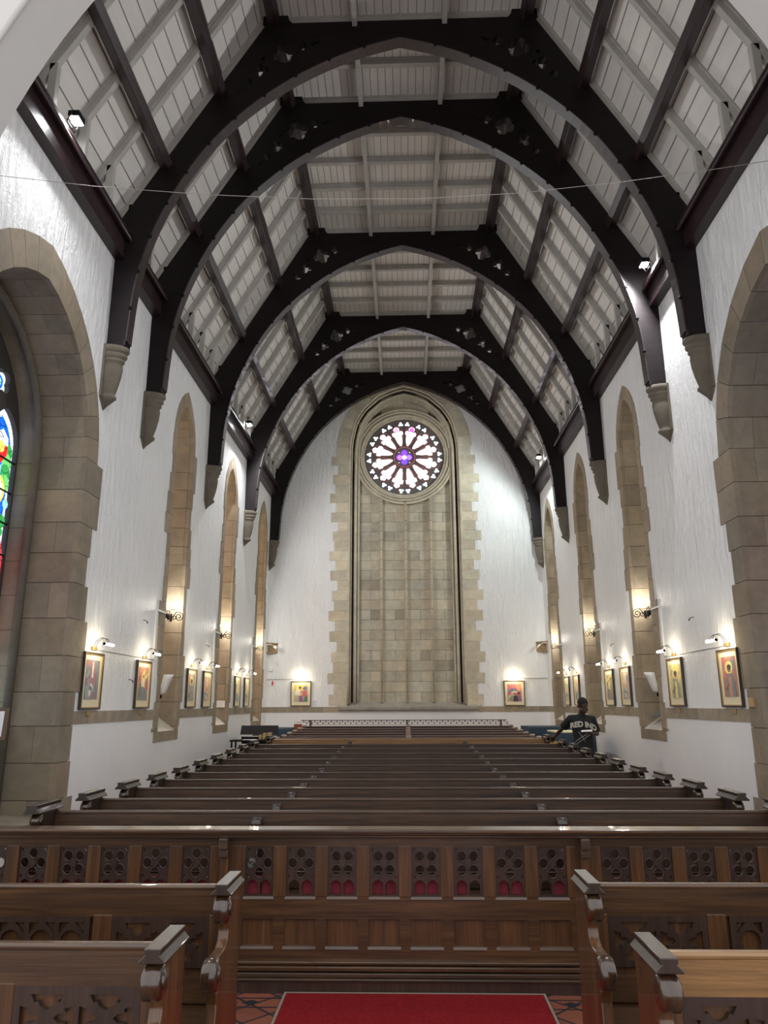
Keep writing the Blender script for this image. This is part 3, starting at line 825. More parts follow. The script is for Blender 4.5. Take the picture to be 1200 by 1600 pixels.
def tracery_holes():
    H = []
    for s in (-1, 1):
        g_ = [foil(1.86, 11.78, .19, 4, PI / 4 + .4, .095, 40), foil(2.20, 11.47, .13, 3, PI / 3, .062, 24),
              circ(2.40, 11.25, .068, 12), foil(1.55, 11.93, .09, 4, 0, .043, 24),
              [(1.43, 11.95), (1.26, 12.04), (1.32, 11.99), (1.25, 11.99), (1.40, 11.91)],
              [(2.48, 11.17), (2.56, 11.02), (2.53, 11.11)], [(2.13, 11.70), (2.17, 11.64), (2.22, 11.68), (2.18, 11.73)],
              circ(1.62, 11.80, .018, 6)]
        H += [[(s * a, b) for a, b in h] for h in g_]
    return H
TH = tracery_holes()
TL = ['dark arched roof truss nearest the camera', 'dark arched roof truss close behind the nearest one', 'third dark arched roof truss from the camera, mid nave',
      'dark arched roof truss second from the end wall', 'dark arched roof truss against the end wall framing the rose window arch']
def truss_parts(t):
    f = MB(); plate(f, outl, TH, XZ(0), -.075, .075)
    f.build('arch_frame', DARKWOOD, t)
    sof = MB()
    for s in (-1, 1):
        for a, b in zip(SOF, SOF[1:]):
            d = Vector((b[0] - a[0], b[1] - a[1])).normalized(); nn = Vector((d.y, -d.x)) * -.02
            if nn.y > 0: nn = -nn
            sof.hexa([(s * a[0], -.10, a[1]), (s * b[0], -.10, b[1]), (s * b[0], .10, b[1]), (s * a[0], .10, a[1]),
                      (s * (a[0] + nn.x), -.10, a[1] + nn.y), (s * (b[0] + nn.x), -.10, b[1] + nn.y), (s * (b[0] + nn.x), .10, b[1] + nn.y), (s * (a[0] + nn.x), .10, a[1] + nn.y)])
    sof.build('soffit_rib', SOFFIT, t)
    pg = MB(); pg.ball((0, 0, 0), .03, 8, 6); pm = pg.mesh('peg', BLACK)
    rs_ = resample(SOF, 12)
    for s in (-1, 1):
        for (x, z) in rs_[1:-1]:
            for yy in (-.10,):
                o = bpy.data.objects.new('peg', pm); C.objects.link(o); o.parent = t; o.location = (s * (x - .012), yy, z - .012)
        br_ = MB(); br_.prism([(s * 2.20, 12.36), (s * 1.72, 12.36), (s * 1.78, 12.44), (s * 1.80, 12.53), (s * 2.20, 12.53)], lambda a, b, d: (a, d, b), -.08, .08)
        br_.build('bracket', DARKWOOD, t)
    k = MB(); k.box(-.06, .06, -.07, .07, 12.38, 12.53); k.build('king_block', RAFTER, t)
t0 = thing('roof_truss', TL[0], 'roof truss', (0, TR[0], 0), group=None)
truss_parts(t0)
for i in range(1, 5):
    c = copy_tree(t0, None, TL[i]); c.location = (0, TR[i], 0)

# corbels
def corbel_mesh():
    mb = MB()
    prof = [(.150, 0), (.162, -.02), (.165, -.07), (.150, -.10), (.140, -.11), (.150, -.13), (.150, -.16), (.135, -.185), (.128, -.20), (.134, -.21), (.134, -.235), (.118, -.25),
            (.124, -.33), (.118, -.45), (.104, -.58), (.086, -.70), (.080, -.74), (.094, -.755), (.096, -.79), (.070, -.83), (.040, -.88), (.008, -.94)]
    mb.lathe(prof, lambda x, y, z: (x * 1.9, y, z), 16, -PI / 2, PI / 2)
    mb.box(-.0, .03, -.165, .165, -.79, 0.0); mb.prism([(-.165, -.79), (.165, -.79), (0, -.95)], YZ(0), 0, .02)
    return mb.mesh('corbel', CORBEL)
cm = corbel_mesh()
for i, y in enumerate(TR):
    for s in (-1, 1):
        o = bpy.data.objects.new('corbel', cm); C.objects.link(o)
        o.location = (s * W, y, 6.72); o.rotation_euler = (0, 0, 0 if s < 0 else PI)
        tag(o, 'carved stone corbel on the %s wall under the foot of the %s' % ('left' if s < 0 else 'right', TL[i].replace('dark arched ', '')[:60].split(' against')[0]), 'corbel')
CL = ['roof truss nearest the camera', 'second roof truss, close behind the nearest', 'third roof truss, mid nave', 'roof truss second from the end wall', 'roof truss standing against the end wall']
for i, o in enumerate([o for o in C.objects if o.name.startswith('corbel')]):
    o['label'] = 'carved stone corbel on the %s wall under the %s' % ('left' if i % 2 == 0 else 'right', CL[i // 2])
#MORE#

# ------------------------------------------------------------------ floodlights on the wall plates
FL = [(-1, 7.45, 8.62, 'bright floodlight on the left wall plate nearest the camera, above the big left window'),
      (-1, 17.7, 8.66, 'bright floodlight on the left wall plate far down the nave'),
      (1, 10.85, 8.66, 'bright floodlight on the right wall plate beside the second roof truss'),
      (1, 20.85, 8.74, 'bright floodlight on the right wall plate near the end wall')]
for (s, y, z, lab), (fp_, fc_) in zip(FL, ((.42, (.97, .985, 1)), (.95, (.97, .985, 1)), (.9, (.97, .98, 1)), (.55, (.88, 1.0, .97)))):
    x = s * 3.93
    t = thing('floodlight', lab, 'floodlight', (x, y, z), 0)
    b = MB(); b.box(-.07, .07, -.09, .09, -.02, .06); b.build('housing', BLACK, t, bevel=.01)
    b = MB(); b.box(-.055, .055, -.075, .075, -.028, -.021); b.build('glass', FLOODG, t)
    b = MB(); b.tube([(0, -.1, .02), (s * .06, -.1, -.10)], .008, 6); b.tube([(0, .1, .02), (s * .06, .1, -.10)], .008, 6); b.tube([(s * .06, -.1, -.1), (s * .06, .1, -.1)], .008, 6); b.build('yoke', IRON, t)
    b = MB(); b.ball((0, 0, -.03), .06, 12, 8, sc=(1, 1, .6)); b.build('lens', FLOODG, t)  # glowing ball added to stand for the lamp's glare
    lamp('floodlight_lamp', (-s * .10, 0, -.06), FLOOD_P * fp_, fc_, 0.06, 'SPOT', rot=(0, -s * -math.radians(52) , 0), spot=math.radians(172), parent=t).data.spot_blend = .35

# ------------------------------------------------------------------ scroll sconces
def spiral(cx, cz, r0, r1, a0, turns, n=26, sgn=1):
    return [(cx + (r0 + (r1 - r0) * i / n) * math.cos(a0 + sgn * turns * 2 * PI * i / n), cz + (r0 + (r1 - r0) * i / n) * math.sin(a0 + sgn * turns * 2 * PI * i / n)) for i in range(n + 1)]
def sconce_proto():
    t = thing('wall_sconce', '', 'wall lamp')
    Y0 = -.20
    for q in (-1, 1):
        iron = MB(); T3 = lambda p: [(q * a, Y0, b) for a, b in p]
        iron.tube(T3(spiral(.21, -.01, .085, .014, PI * .5, 1.7, 30, -1)), .0085, 6)
        iron.tube(T3([(.21, .075), (.16, .08), (.12, .03), (.07, -.03), (.03, -.03), (0, 0)]), .0085, 6)
        iron.tube(T3(spiral(.12, -.02, .045, .012, PI * .9, 1.3, 22, 1)), .007, 6)
        iron.tube(T3([(0, -.07), (.02, .0), (.03, .09), (.0, .11)]), .0085, 6)
        iron.build('scroll_arm', IRON, t)
    r = MB(); r.ball((0, Y0 - .02, 0), .038, 12, 8, sc=(1, .8, 1))
    for k in range(8): r.ball((.038 * math.cos(k * PI / 4), Y0 - .03, .038 * math.sin(k * PI / 4)), .016, 6, 4)
    r.build('rosette', IRON, t)
    st = MB(); st.tube([(0, 0, -.02), (0, -.10, -.05), (0, Y0, 0)], .011, 6); st.build('stay', IRON, t)
    bp = MB(); bp.box(-.02, .02, -.012, 0, -.07, .07); bp.build('wall_plate', IRON, t, bevel=.004)
    for x, y_, z0 in ((0, Y0 - .02, .04), (.21, Y0, .0), (-.21, Y0, .0)):
        c = MB(); c.lathe([(.008, .065 + z0), (.03, .075 + z0), (.032, .085 + z0), (.013, .09 + z0), (.013, .15 + z0)], lambda a, b, z: (x + a, y_ + b, z), 10); c.build('candle_tube', WHITE, t)
        g = MB(); g.lathe([(.012, .15), (.024, .17), (.026, .19), (.018, .215), (.006, .238)], lambda a, b, z: (x + a, y_ + b, z + z0), 10); g.build('bulb', BULB, t)
    return t
sp0 = sconce_proto(); first = True
SN = ['nearest the camera', 'at the middle window recess', 'at the farthest window recess']
for s in (-1, 1):
    for k, y in enumerate([c_ + .468 for c_ in NICHE]):
        t = sp0 if first else copy_tree(sp0); first = False
        t.location = (s * 4.44, y, 3.34); t.rotation_euler = (0, 0, 0)
        t['label'] = 'black iron scroll sconce with lit candle bulbs, %s wall, %s' % ('left' if s < 0 else 'right', SN[k])
        l = lamp('sconce_lamp', (-s * .13, -.24, .24), SCONCE_P, (1.0, 0.95, 0.86), 0.04); l2 = lamp('sconce_lamp', (-s * .30, -.24, .20), SCONCE_P * 4.5, (1.0, 0.93, 0.80), 0.03)
for t in [o for o in C.objects if o.name.startswith('wall_sconce')]:
    pass
ls = [o for o in C.objects if o.name.startswith('sconce_lamp')]; ts = [o for o in C.objects if o.name.startswith('wall_sconce')]
for i_, l in enumerate(ls): l.parent = ts[i_ // 2]
# white conduits
for s in (-1, 1):
    for k, y in enumerate([c_ - .98 for c_ in NICHE]):
        b = MB(); b.box(s * (W - .028), s * (W + .0), y - .02, y + .02, 2.50, 3.30); b.box(s * (W - .034), s * (W - .015), y - .02, y + .46, 3.29, 3.32)
        tag(b.build('cable_conduit', WHITE), 'white cable conduit up the %s wall beside the sconce %s' % ('left' if s < 0 else 'right', SN[k]), 'conduit')

# ------------------------------------------------------------------ pictures
INK = mat('printed_picture', (.5, .5, .5), .5)
_hs = nd(INK, 'ShaderNodeHueSaturation'); _hs.inputs['Saturation'].default_value = .78; _hs.inputs['Value'].default_value = .9; lk(INK, tone(INK), _hs.inputs['Color'])
base(INK, mul(INK, _hs.outputs[0], ramp(INK, noise(INK, coords(INK), 38, 4), [(.3, (.78, .78, .8)), (.7, (1.15, 1.12, 1.1))])))
MATB = mat('cream_mount', (.74, .66, .46), .8)
FRAME = mat('dark_brown_frame', (.040, .024, .012), .35, coat=.3); FGOLD = mat('gold_slip', (.45, .31, .13), .45, .5)
PGLASS = None
O, Y_, R_, B_, G_, P_, K_, T_, Wc, Br = (.85, .22, .04), (.92, .68, .06), (.62, .04, .05), (.07, .16, .38), (.10, .25, .12), (.32, .10, .30), (.05, .05, .07), (.30, .42, .42), (.82, .80, .74), (.30, .12, .06)
def wob(cx, cz, rx, rz, n=12, seed=0, j=.15):
    r = random.Random(seed); return [(cx + rx * (1 + r.uniform(-j, j)) * math.cos(2 * PI * i / n), cz + rz * (1 + r.uniform(-j, j)) * math.sin(2 * PI * i / n)) for i in range(n)]
def art(kind, pal, seed):
    """u,v in 0..1"""
    r = random.Random(seed); it = [([(0, 0), (1, 0), (1, 1), (0, 1)], pal[0])]
    for k in range(7):
        a, b = r.uniform(0, .8), r.uniform(.35, .85)
        it.append(([(a, b), (min(1, a + r.uniform(.15, .4)), b + r.uniform(-.1, .1)), (min(1, a + r.uniform(.1, .3)), min(1, b + .25)), (max(0, a - .05), min(1, b + .12))], pal[1 + k % (len(pal) - 1)]))
    if kind == 'halo':
        it += [(wob(.5, .72, .26, .17, 16, seed, .05), Y_), (wob(.5, .70, .13, .10, 12, seed + 1, .06), Br), (wob(.5, .74, .15, .07, 10, seed + 2, .1), K_),
               ([(.2, 0), (.24, .4), (.38, .58), (.62, .58), (.8, .38), (.85, 0)], pal[2]), ([(.36, 0), (.42, .5), (.58, .5), (.62, 0)], pal[3]),
               ([(.1, .2), (.4, .36), (.45, .30), (.15, .12)], Br)]
    elif kind == 'pair':
        it += [(wob(.40, .80, .17, .12, 14, seed, .05), Y_), (wob(.43, .80, .09, .085, 12, seed, .08), Br), (wob(.43, .85, .11, .05, 10, seed, .08), K_),
               ([(.05, .38), (.08, .62), (.25, .72), (.45, .66), (.42, .38)], Wc), ([(.02, 0), (.06, .38), (.36, .38), (.38, 0)], (.55, .45, .25)),
               (wob(.80, .78, .15, .12, 12, seed + 4, .08), B_), (wob(.70, .76, .07, .07, 10, seed, .08), Br), ([(.6, .3), (.62, .62), (.8, .68), (.95, .6), (.92, .26)], R_),
               ([(.38, 0), (.36, .34), (.62, .34), (.7, 0)], P_), ([(.7, 0), (.74, .26), (1, .4), (1, 0)], G_), ([(.44, .56), (.62, .5), (.6, .44), (.44, .5)], (.8, .5, .1))]
    elif kind == 'fallen':
        it += [([(0, .55), (.3, .75), (.6, .7), (.9, .5), (.5, .45)], B_), ([(.55, 1), (.85, 1), (.98, .6), (.75, .55)], O), ([(0, .5), (.35, .55), (.3, .4), (0, .35)], R_),
               ([(.25, .52), (.5, .62), (.72, .56), (.7, .46), (.5, .5), (.3, .42)], (.8, .5, .18)), (wob(.8, .46, .1, .07, 10, seed), K_),
               ([(.02, .05), (.05, .3), (.3, .42), (.45, .34), (.35, .12), (.15, .02)], (.62, .62, .38)), ([(.08, .08), (.3, .36), (.34, .34), (.14, .06)], G_), ([(.18, .06), (.38, .34), (.42, .3), (.26, .08)], G_),
               ([(.4, 0), (.42, .3), (.7, .35), (.75, 0)], K_), ([(.75, 0), (.72, .34), (.95, .3), (1, 0)], P_)]
    elif kind == 'robe':
        it += [([(.3, 0), (.25, .4), (.4, .95), (.5, 1), (.6, .9), (.72, .4), (.66, 0)], pal[1]), ([(.44, .55), (.47, .95), (.54, .95), (.56, .55)], Wc),
               ([(.1, 0), (.0, .3), (.3, .42), (.6, .38), (.75, .2), (.5, .16), (.4, 0)], T_), ([(.3, .1), (.34, .3), (.46, .42), (.62, .30), (.5, .26), (.42, .08)], Wc), (wob(.42, .28, .10, .06, 10, seed), Br)]
    elif kind == 'lamp':
        it += [([(.25, .3), (.3, .75), (.5, .9), (.7, .7), (.66, .3)], Y_), ([(.4, .2), (.42, .62), (.52, .78), (.6, .6), (.58, .2)], Wc), (wob(.50, .72, .07, .06, 8, seed, .1), Br),
               ([(.05, 0), (.1, .35), (.45, .42), (.9, .3), (1, 0)], pal[2]), ([(.15, .1), (.2, .5), (.3, .5), (.32, .1)], G_)]
    return it
def picture(sx, pos, w_, h_, kind, pal, seed, label, sh, lamp_dir=1, framecol=None, power=1.0, hidden_lamp=False, lampc=(1.0, .82, .50)):
    """local: x along the wall, -y towards the room"""
    rz = {'L': PI / 2, 'R': -PI / 2, 'E': 0}[sx]
    t = thing('framed_picture', label, 'picture', pos, rz)
    f = MB(); b = .021
    for (x0, x1, z0, z1) in ((-w_ / 2, w_ / 2, h_ - b, h_), (-w_ / 2, w_ / 2, 0, b), (-w_ / 2, -w_ / 2 + b, b, h_ - b), (w_ / 2 - b, w_ / 2, b, h_ - b)): f.box(x0, x1, -.045, -.002, z0, z1)
    f.build('frame', FRAME, t, bevel=.004)
    g = MB()
    for (x0, x1, z0, z1) in ((-w_ / 2 + b, w_ / 2 - b, h_ - b - .010, h_ - b), (-w_ / 2 + b, w_ / 2 - b, b, b + .010), (-w_ / 2 + b, -w_ / 2 + b + .010, b, h_ - b), (w_ / 2 - b - .010, w_ / 2 - b, b, h_ - b)): g.box(x0, x1, -.036, -.012, z0, z1)
    g.build('gilt_slip', FGOLD, t)
    q = MB(); q.box(-w_ / 2 + b, w_ / 2 - b, -.022, -.004, b, h_ - b); q.build('mount', MATB, t)
    mx, mt, mbm = .10, .10, .13
    u0, u1, v0, v1 = -w_ / 2 + mx, w_ / 2 - mx, mbm, h_ - mt
    r_ = lambda v: min(.999, max(.001, v))
    poly_pane([([(r_(a), r_(c)) for a, c in p], c2) for p, c2 in art(kind, pal, seed)], lambda a, c, d: (u0 + a * (u1 - u0), -.0235 - d, v0 + c * (v1 - v0)), .0003, INK, 'print', t)
    # brass picture light over the frame: a thing of its own
    M3 = Matrix.Rotation(rz, 3, 'Z'); p0 = Vector(pos) + M3 @ Vector((0, 0, h_ + .03))
    l = thing('picture_light', 'lit tube lamp arching out over ' + sh, 'picture light', tuple(p0), rz)
    k = MB(); k.box(-.07, .07, -.035, 0, -.0, .05); k.build('mounting_box', BRASS, l, bevel=.004)
    for dx in (-.035, .035):
        a = MB(); a.tube([(dx, -.02, .04), (dx, -.05, .12), (dx, -.11, .165), (dx, -.18, .15), (dx, -.215, .09)], .005, 6); a.build('arm', IRON if not hidden_lamp else BRASS, l)
    a = MB(); a.tube([(-.15, -.215, .075), (.15, -.215, .075)], .018, 10); a.build('lit_tube', TUBE, l)
    a = MB(); a.tube([(-.17, -.215, .075), (-.15, -.215, .075)], .02, 8); a.tube([(.15, -.215, .075), (.17, -.215, .075)], .02, 8); a.build('end_cap', IRON, l)
    lamp('picture_light_lamp', (0, -.19, .045), PICLAMP_P * power, lampc, .04, 'POINT', parent=l)
    n = MB(); n.box(-.055, .055, -.02, -.012, -.085, -.025)
    np_ = n.build('name_plate', FGOLD if sx != 'E' else mat('wood_plate', (.5, .33, .14), .5)); np_.location = pos; np_.rotation_euler = (0, 0, rz)
    tag(np_, 'small plate on the stone band under ' + sh, 'name plate')
    return t
PZ = 1.685; PH = .745
HALO = [(.72, .50, .10), O, R_, (.62, .30, .12), (.25, .30, .34)]
picture('L', (-W + .001, 10.13, PZ), .64, PH, 'robe', [(.28, .27, .30), (.45, .18, .16), P_, T_], 11, 'framed print of a pale draped figure, leftmost picture on the left wall', 'the leftmost picture on the left wall', power=1.5)
picture('L', (-W + .001, 12.13, PZ), .66, PH, 'lamp', [(.60, .22, .08), R_, (.28, .30, .30), Y_], 12, 'framed print of a yellow figure on red, left wall just before the first window recess', 'the left wall picture before the first recess', power=1.3)
picture('L', (-W + .001, 14.89, PZ), .64, PH, 'halo', [(.62, .40, .22), O, (.32, .38, .36), (.36, .42, .40)], 13, 'framed print with orange top, left wall just past the first window recess', 'the left wall picture past the first recess')
picture('L', (-W + .001, 16.07, PZ), .66, PH, 'robe', [(.66, .50, .24), O, (.38, .42, .38), Y_], 14, 'framed print with slanting orange shape, left wall just before the second recess', 'the left wall picture before the second recess')
picture('L', (-W + .001, 18.98, PZ), .60, PH, 'lamp', [(.60, .52, .25), Y_, (.42, .46, .40), G_], 15, 'framed greenish gold print, left wall just past the second recess', 'the left wall picture past the second recess')
picture('L', (-W + .001, 20.1, PZ), .60, PH, 'robe', [(.62, .56, .38), Y_, T_, (.4, .42, .36)], 16, 'framed pale gold print, last picture on the left wall', 'the last picture on the left wall')
picture('R', (W - .001, 10.11, PZ), .64, PH, 'halo', [(.45, .18, .10), R_, (.22, .24, .30), (.60, .22, .10)], 21, 'framed print of a haloed figure in orange, rightmost on the right wall', 'the rightmost picture on the right wall', power=1.5)
picture('R', (W - .001, 12.13, PZ), .66, PH, 'halo', [(.66, .55, .14), Y_, (.30, .36, .36), Y_], 22, 'framed bright yellow print of a bearded figure, right wall just before the first recess', 'the right wall picture before the first recess', power=1.3)
picture('R', (W - .001, 14.90, PZ), .64, PH, 'robe', [(.62, .48, .30), (.75, .40, .30), T_, Y_], 23, 'framed print with pink rising shape, right wall just past the first window recess', 'the right wall picture past the first recess')
picture('R', (W - .001, 16.09, PZ), .66, PH, 'lamp', [(.60, .52, .18), Y_, (.40, .28, .25), G_], 24, 'framed yellow print, right wall just before the second recess', 'the right wall picture before the second recess')
picture('R', (W - .001, 19.2, PZ), .60, PH, 'lamp', [(.70, .55, .32), O, (.42, .42, .34), Y_], 25, 'framed pale orange print, right wall just past the second recess', 'the right wall picture past the second recess')
picture('R', (W - .001, 20.35, PZ), .60, PH, 'robe', [(.60, .58, .36), Y_, T_, Wc], 26, 'framed pale green gold print, last picture on the right wall', 'the last picture on the right wall')
picture('E', (-3.20, YE - .001, PZ), .62, .735, 'pair', [(.70, .55, .05), O, Y_, R_, (.25, .45, .12)], 31, 'framed print of two standing figures, on the left of the end wall', 'the left picture on the end wall', power=1.4, hidden_lamp=True)
picture('E', (3.22, YE - .001, PZ - .01), .62, .735, 'fallen', [(.60, .10, .08), R_, P_, O, (.3, .35, .12)], 32, 'framed print of a bending figure in red and blue, right on the end wall', 'the right picture on the end wall', power=1.4, hidden_lamp=True)
# cables between picture lights
for s in (-1, 1):
    b = MB(); b.tube([(s * (W - .01), 10.2, 2.475), (s * (W - .01), 12.6, 2.47)], .006, 6)
    tag(b.build('lamp_cable', mat('grey_cable', (.25, .25, .25), .5)), 'thin cable between the first two picture lights on the %s wall' % ('left' if s < 0 else 'right'), 'cable')
    b = MB(); b.tube([(s * 4.24, YE - .01, 2.475), (s * 3.4, YE - .01, 2.475)], .008, 6)
    tag(b.build('lamp_cable', mat('grey_cable', (.25, .25, .25), .5)), 'thin cable along the %s side of the end wall above the picture' % ('left' if s < 0 else 'right'), 'cable')

# ------------------------------------------------------------------ pews
def end_profile(top):
    P = [(.03, 0), (.03, top), (-.20, top), (-.215, top - .01)]
    P += [(-.235 + .052 * math.cos(a), top - .06 + .052 * math.sin(a)) for a in [PI * .5 + i * PI * .125 for i in range(10)]]
    P += [(-.205, top - .115), (-.195, top - .15), (-.21, top - .185), (-.25, top - .205), (-.31, top - .208)]
    P += [(-.385 + .06 * math.cos(a), top - .265 + .06 * math.sin(a)) for a in [PI * .5 + i * PI * .125 for i in range(10)]]
    P += [(-.365, top - .34), (-.36, top - .38), (-.38, .46), (-.40, .40), (-.41, 0)]
    return P
def bench_end(t, x, top, wood, thick=.046, cs=1.0):
    e = MB(); e.prism(end_profile(top), YZ(x), -thick / 2, thick / 2)
    o = e.build('bench_end', wood, t, bevel=.006)
    for (cy, cz, r) in ((-.235, top - .06, .056), (-.385, top - .265, .063)):
        v = MB(); v.lathe([(r * .45, -.037), (r * .8, -.033), (r, -.024), (r, .024), (r * .8, .033), (r * .45, .033), (r * .45, .037), (.004, .039)], lambda a, b, z: (x + z, cy + a, cz + b), 18)
        v.build('scroll', OAKSC, o)
    c = MB()
    sec = [(-.044, top), (-.044, top + .006), (-.024, top + .026), (-.028, top + .030), (-.028, top + .044), (.028, top + .044), (.028, top + .030), (.024, top + .026), (.044, top + .006), (.044, top)]
    c.prism([(x + a * cs, top + (b - top) * cs) for a, b in sec], lambda a, b, d: (a, d, b), -.275 if cs == 1 else -.33, .0 if cs == 1 else .05)
    c.build('end_cap', OAKDV if wood is not OAKDV else wood, o, bevel=.003)
    return o
def pew_back(t, x0, x1, top, wood, panel_wood, stiles):
    r = MB(); r.prism([(-.022, top - .135), (.022, top - .135), (.022, top - .012), (.012, top), (-.014, top), (-.025, top - .008), (-.024, top - .018), (-.022, top - .022)], lambda a, b, d: (d, a, b), x0, x1)
    r.build('top_rail', wood, t, bevel=.003)
    p = MB(); p.box(x0, x1, -.002, .012, .10, top - .13); p.build('back_panel', panel_wood, t)
    q = MB(); q.box(x0, x1, -.018, .018, .46, .56); q.build('lower_rail', wood, t)
    for xs in stiles:
        q = MB(); q.box(xs - .04, xs + .04, -.02, .02, .50, top - .13); q.build('stile', panel_wood, t)
    q = MB(); q.box(x0, x1, -.40, .0, .415, .45); q.build('seat', wood, t, bevel=.008)
    q = MB(); q.box(x0, x1, -.36, -.34, .30, .415); q.build('seat_rail', panel_wood, t)
def arm_scroll(t, x, top, wood):
    a = MB(); a.prism([(-.02, .45), (-.36, .45), (-.34, .60), (-.22, .66), (-.14, .74), (-.10, top - .12), (-.02, top - .12)], YZ(x), -.025, .025)
    o = a.build('arm_rest', wood, t, bevel=.004)
    v = MB(); v.lathe([(.03, -.04), (.045, -.03), (.045, .03), (.03, .04)], lambda p, q, z: (x + z, -.095 + p, top - .10 + q), 14); v.build('scroll', wood, o)
    v = MB(); v.lathe([(.04, -.042), (.055, -.03), (.055, .03), (.04, .042)], lambda p, q, z: (x + z, -.33 + p, .64 + q), 14); v.build('scroll', wood, o)

def nave_pew():
    t = thing('church_pew', '', 'pew')
    pew_back(t, -2.62, 2.62, .98, OAKD, CARVED, [-1.93 + .643 * i for i in range(7)])
    bench_end(t, -2.65, .995, OAKDV, .06, 1.35); bench_end(t, 2.65, .995, OAKDV, .06, 1.35)
    arm_scroll(t, -1.10, 1.0, OAKDV); arm_scroll(t, 1.10, 1.0, OAKDV)
    return t
ROWS = [(5.86 + .85 * i, zc) for i, zc in enumerate([.757, .770, .770, .773, .773, .756, .739, .717, .695, .669])]
ROWS.append((15.0, .649))
ORD = ['first', 'second', 'third', 'fourth', 'fifth', 'sixth', 'seventh', 'eighth', 'ninth', 'tenth', 'eleventh']
p0 = nave_pew()
for i, (y, zc) in enumerate(ROWS):
    t = p0 if i == 0 else copy_tree(p0)
    t.location = (0.0, y, CAMH - zc - .98)
    t['label'] = 'long dark oak pew with scrolled ends and capped tops, %s row behind the panelled front' % ORD[i]
    t['group'] = 'nave pews with scrolled ends'
    if i in (10, ):
        for ch in t.children:
            if ch.name.startswith(('top_rail',)):
                me = ch.data.copy(); me.materials.clear(); me.materials.append(GOLDOAK_LIT); ch.data = me
        t['label'] = 'long pew of lighter golden oak, eleventh row, last of the scrolled pews'

def far_pew():
    t = thing('church_pew', '', 'pew')
    top = .965
    r = MB(); r.box(-2.62, 2.62, -.03, .03, top - .03, top); r.build('top_rail', mat('mid_oak_rail', (.16, .09, .07), .35, coat=.3), t, bevel=.006)
    p = MB(); p.box(-2.62, 2.62, -.006, .006, .1, top - .03); p.build('back_panel', CARVED, t)
    q = MB(); q.box(-2.62, 2.62, -.38, 0, .42, .45); q.build('seat', OAKD, t)
    for x in (-2.65, 0.02, 2.65):
        e = MB(); e.prism([(.03, 0), (.03, top - .02), (-.10, top - .02), (-.12, .75), (-.34, .66), (-.38, .62), (-.38, 0)], YZ(x), -.025, .025)
        o = e.build('bench_end' if abs(x) > 1 else 'arm_rest', CARVED, t)
        v = MB(); v.lathe([(.03, -.055), (.045, -.05), (.045, .05), (.03, .055)], lambda a, b, z: (x + z, -.06 + a * 1.2, top - .01 + b * .8), 12); v.build('rounded_cap', mat('worn_cap', (.24, .17, .13), .35, coat=.3) if x == -2.65 else bpy.data.materials['worn_cap'], o)
    return t
f0 = far_pew()
for i, (y, zt) in enumerate([(15.85, 1.08), (16.68, 1.088), (17.5, 1.112), (18.35, 1.134), (19.17, 1.162), (20.0, 1.197)]):
    t = f0 if i == 0 else copy_tree(f0)
    t.location = (0.0, y, zt - .965)
    t['label'] = 'plain dark pew with round knob ends, %s of the plain back pews' % ['nearest', 'second', 'third', 'fourth', 'fifth', 'farthest'][i]
    t['group'] = 'plain pews at the back'
# open barrier behind the last pew
t = thing('rail_barrier', 'low open timber rail with small posts behind the last pew', 'barrier', (0, 20.75, floor_z(20.75)))
bz = 1.33 - floor_z(20.75)
RW = mat('pale_worn_rail', (.42, .30, .24), .4)
b = MB(); b.box(-2.85, 2.65, -.03, .03, bz - .02, bz); b.build('top_rail', OAKD, t)
b = MB(); b.box(-3.0, 2.7, -.06, .02, bz - .065, bz - .05); b.build('middle_rail', RW, t)
b = MB(); b.box(-2.6, 2.7, -.06, .02, bz - .12, bz - .105); b.build('bottom_rail', RW, t)
bp = MB(); bp.box(-.012, .012, -.015, .015, -.05, 0); bm_ = bp.mesh('baluster', OAKD)
for i in range(37):
    for dz, off in ((-.005, 0), (-.06, .075)):
        o = bpy.data.objects.new('baluster', bm_); C.objects.link(o); o.parent = t; o.location = (-2.78 + i * .149 + off, -.02, bz + dz - .005)
for x in (-2.6, 0, 2.5):
    b = MB(); b.box(x - .03, x + .03, 0, .05, 0, bz - .02); b.build('post', OAKD, t)

# ------------------------------------------------------------------ screen / pew front
SY = 5.27
t = thing('panelled_pew_front', 'long dark oak pew front with pierced quatrefoil panels across the nave', 'pew front', (0, 0, 0))
XL, XR = -3.72, 3.72
cen = [-.977 + .272 * i for i in range(8)]; left_ = [-1.395 - .272 * i for i in range(9)]; right_ = [1.335 + .272 * i for i in range(9)]
allc = cen + left_ + right_
rect = lambda x0, x1, z0, z1: [(x0, z0), (x1, z0), (x1, z1), (x0, z1)]
fr = MB()
plate(fr, rect(XL, XR, .16, .94), [rect(c - .092, c + .092, .535, .835) for c in allc] + [rect(c - .10, c + .10, .245, .405) for c in allc], XZ(SY), 0, .04)
fr.build('frame', OAK, t, bevel=.004)
for c in allc:
    s_ = MB(); s_.prism([(SY - .006, .522), (SY + .03, .522), (SY + .03, .545), (SY + .0, .537)], lambda a, b, d: (d, a, b), c - .10, c + .10)
    s_.build('moulded_sill', OAK, t)
    s_ = MB(); s_.prism([(SY - .006, .232), (SY + .03, .232), (SY + .03, .256), (SY, .248)], lambda a, b, d: (d, a, b), c - .106, c + .106); s_.build('moulded_sill', OAK, t)
    p = MB(); p.box(c - .105, c + .105, SY + .018, SY + .03, .24, .41); p.build('panel', OAKV, t)
for c in sorted(allc)[:-1]:
    nx = min([q for q in allc if q > c + .01]) 
    b = MB(); b.box(c + .094, nx - .094, SY - .004, SY + .01, .537, .84); b.build('stile', OAKV, t, bevel=.003)
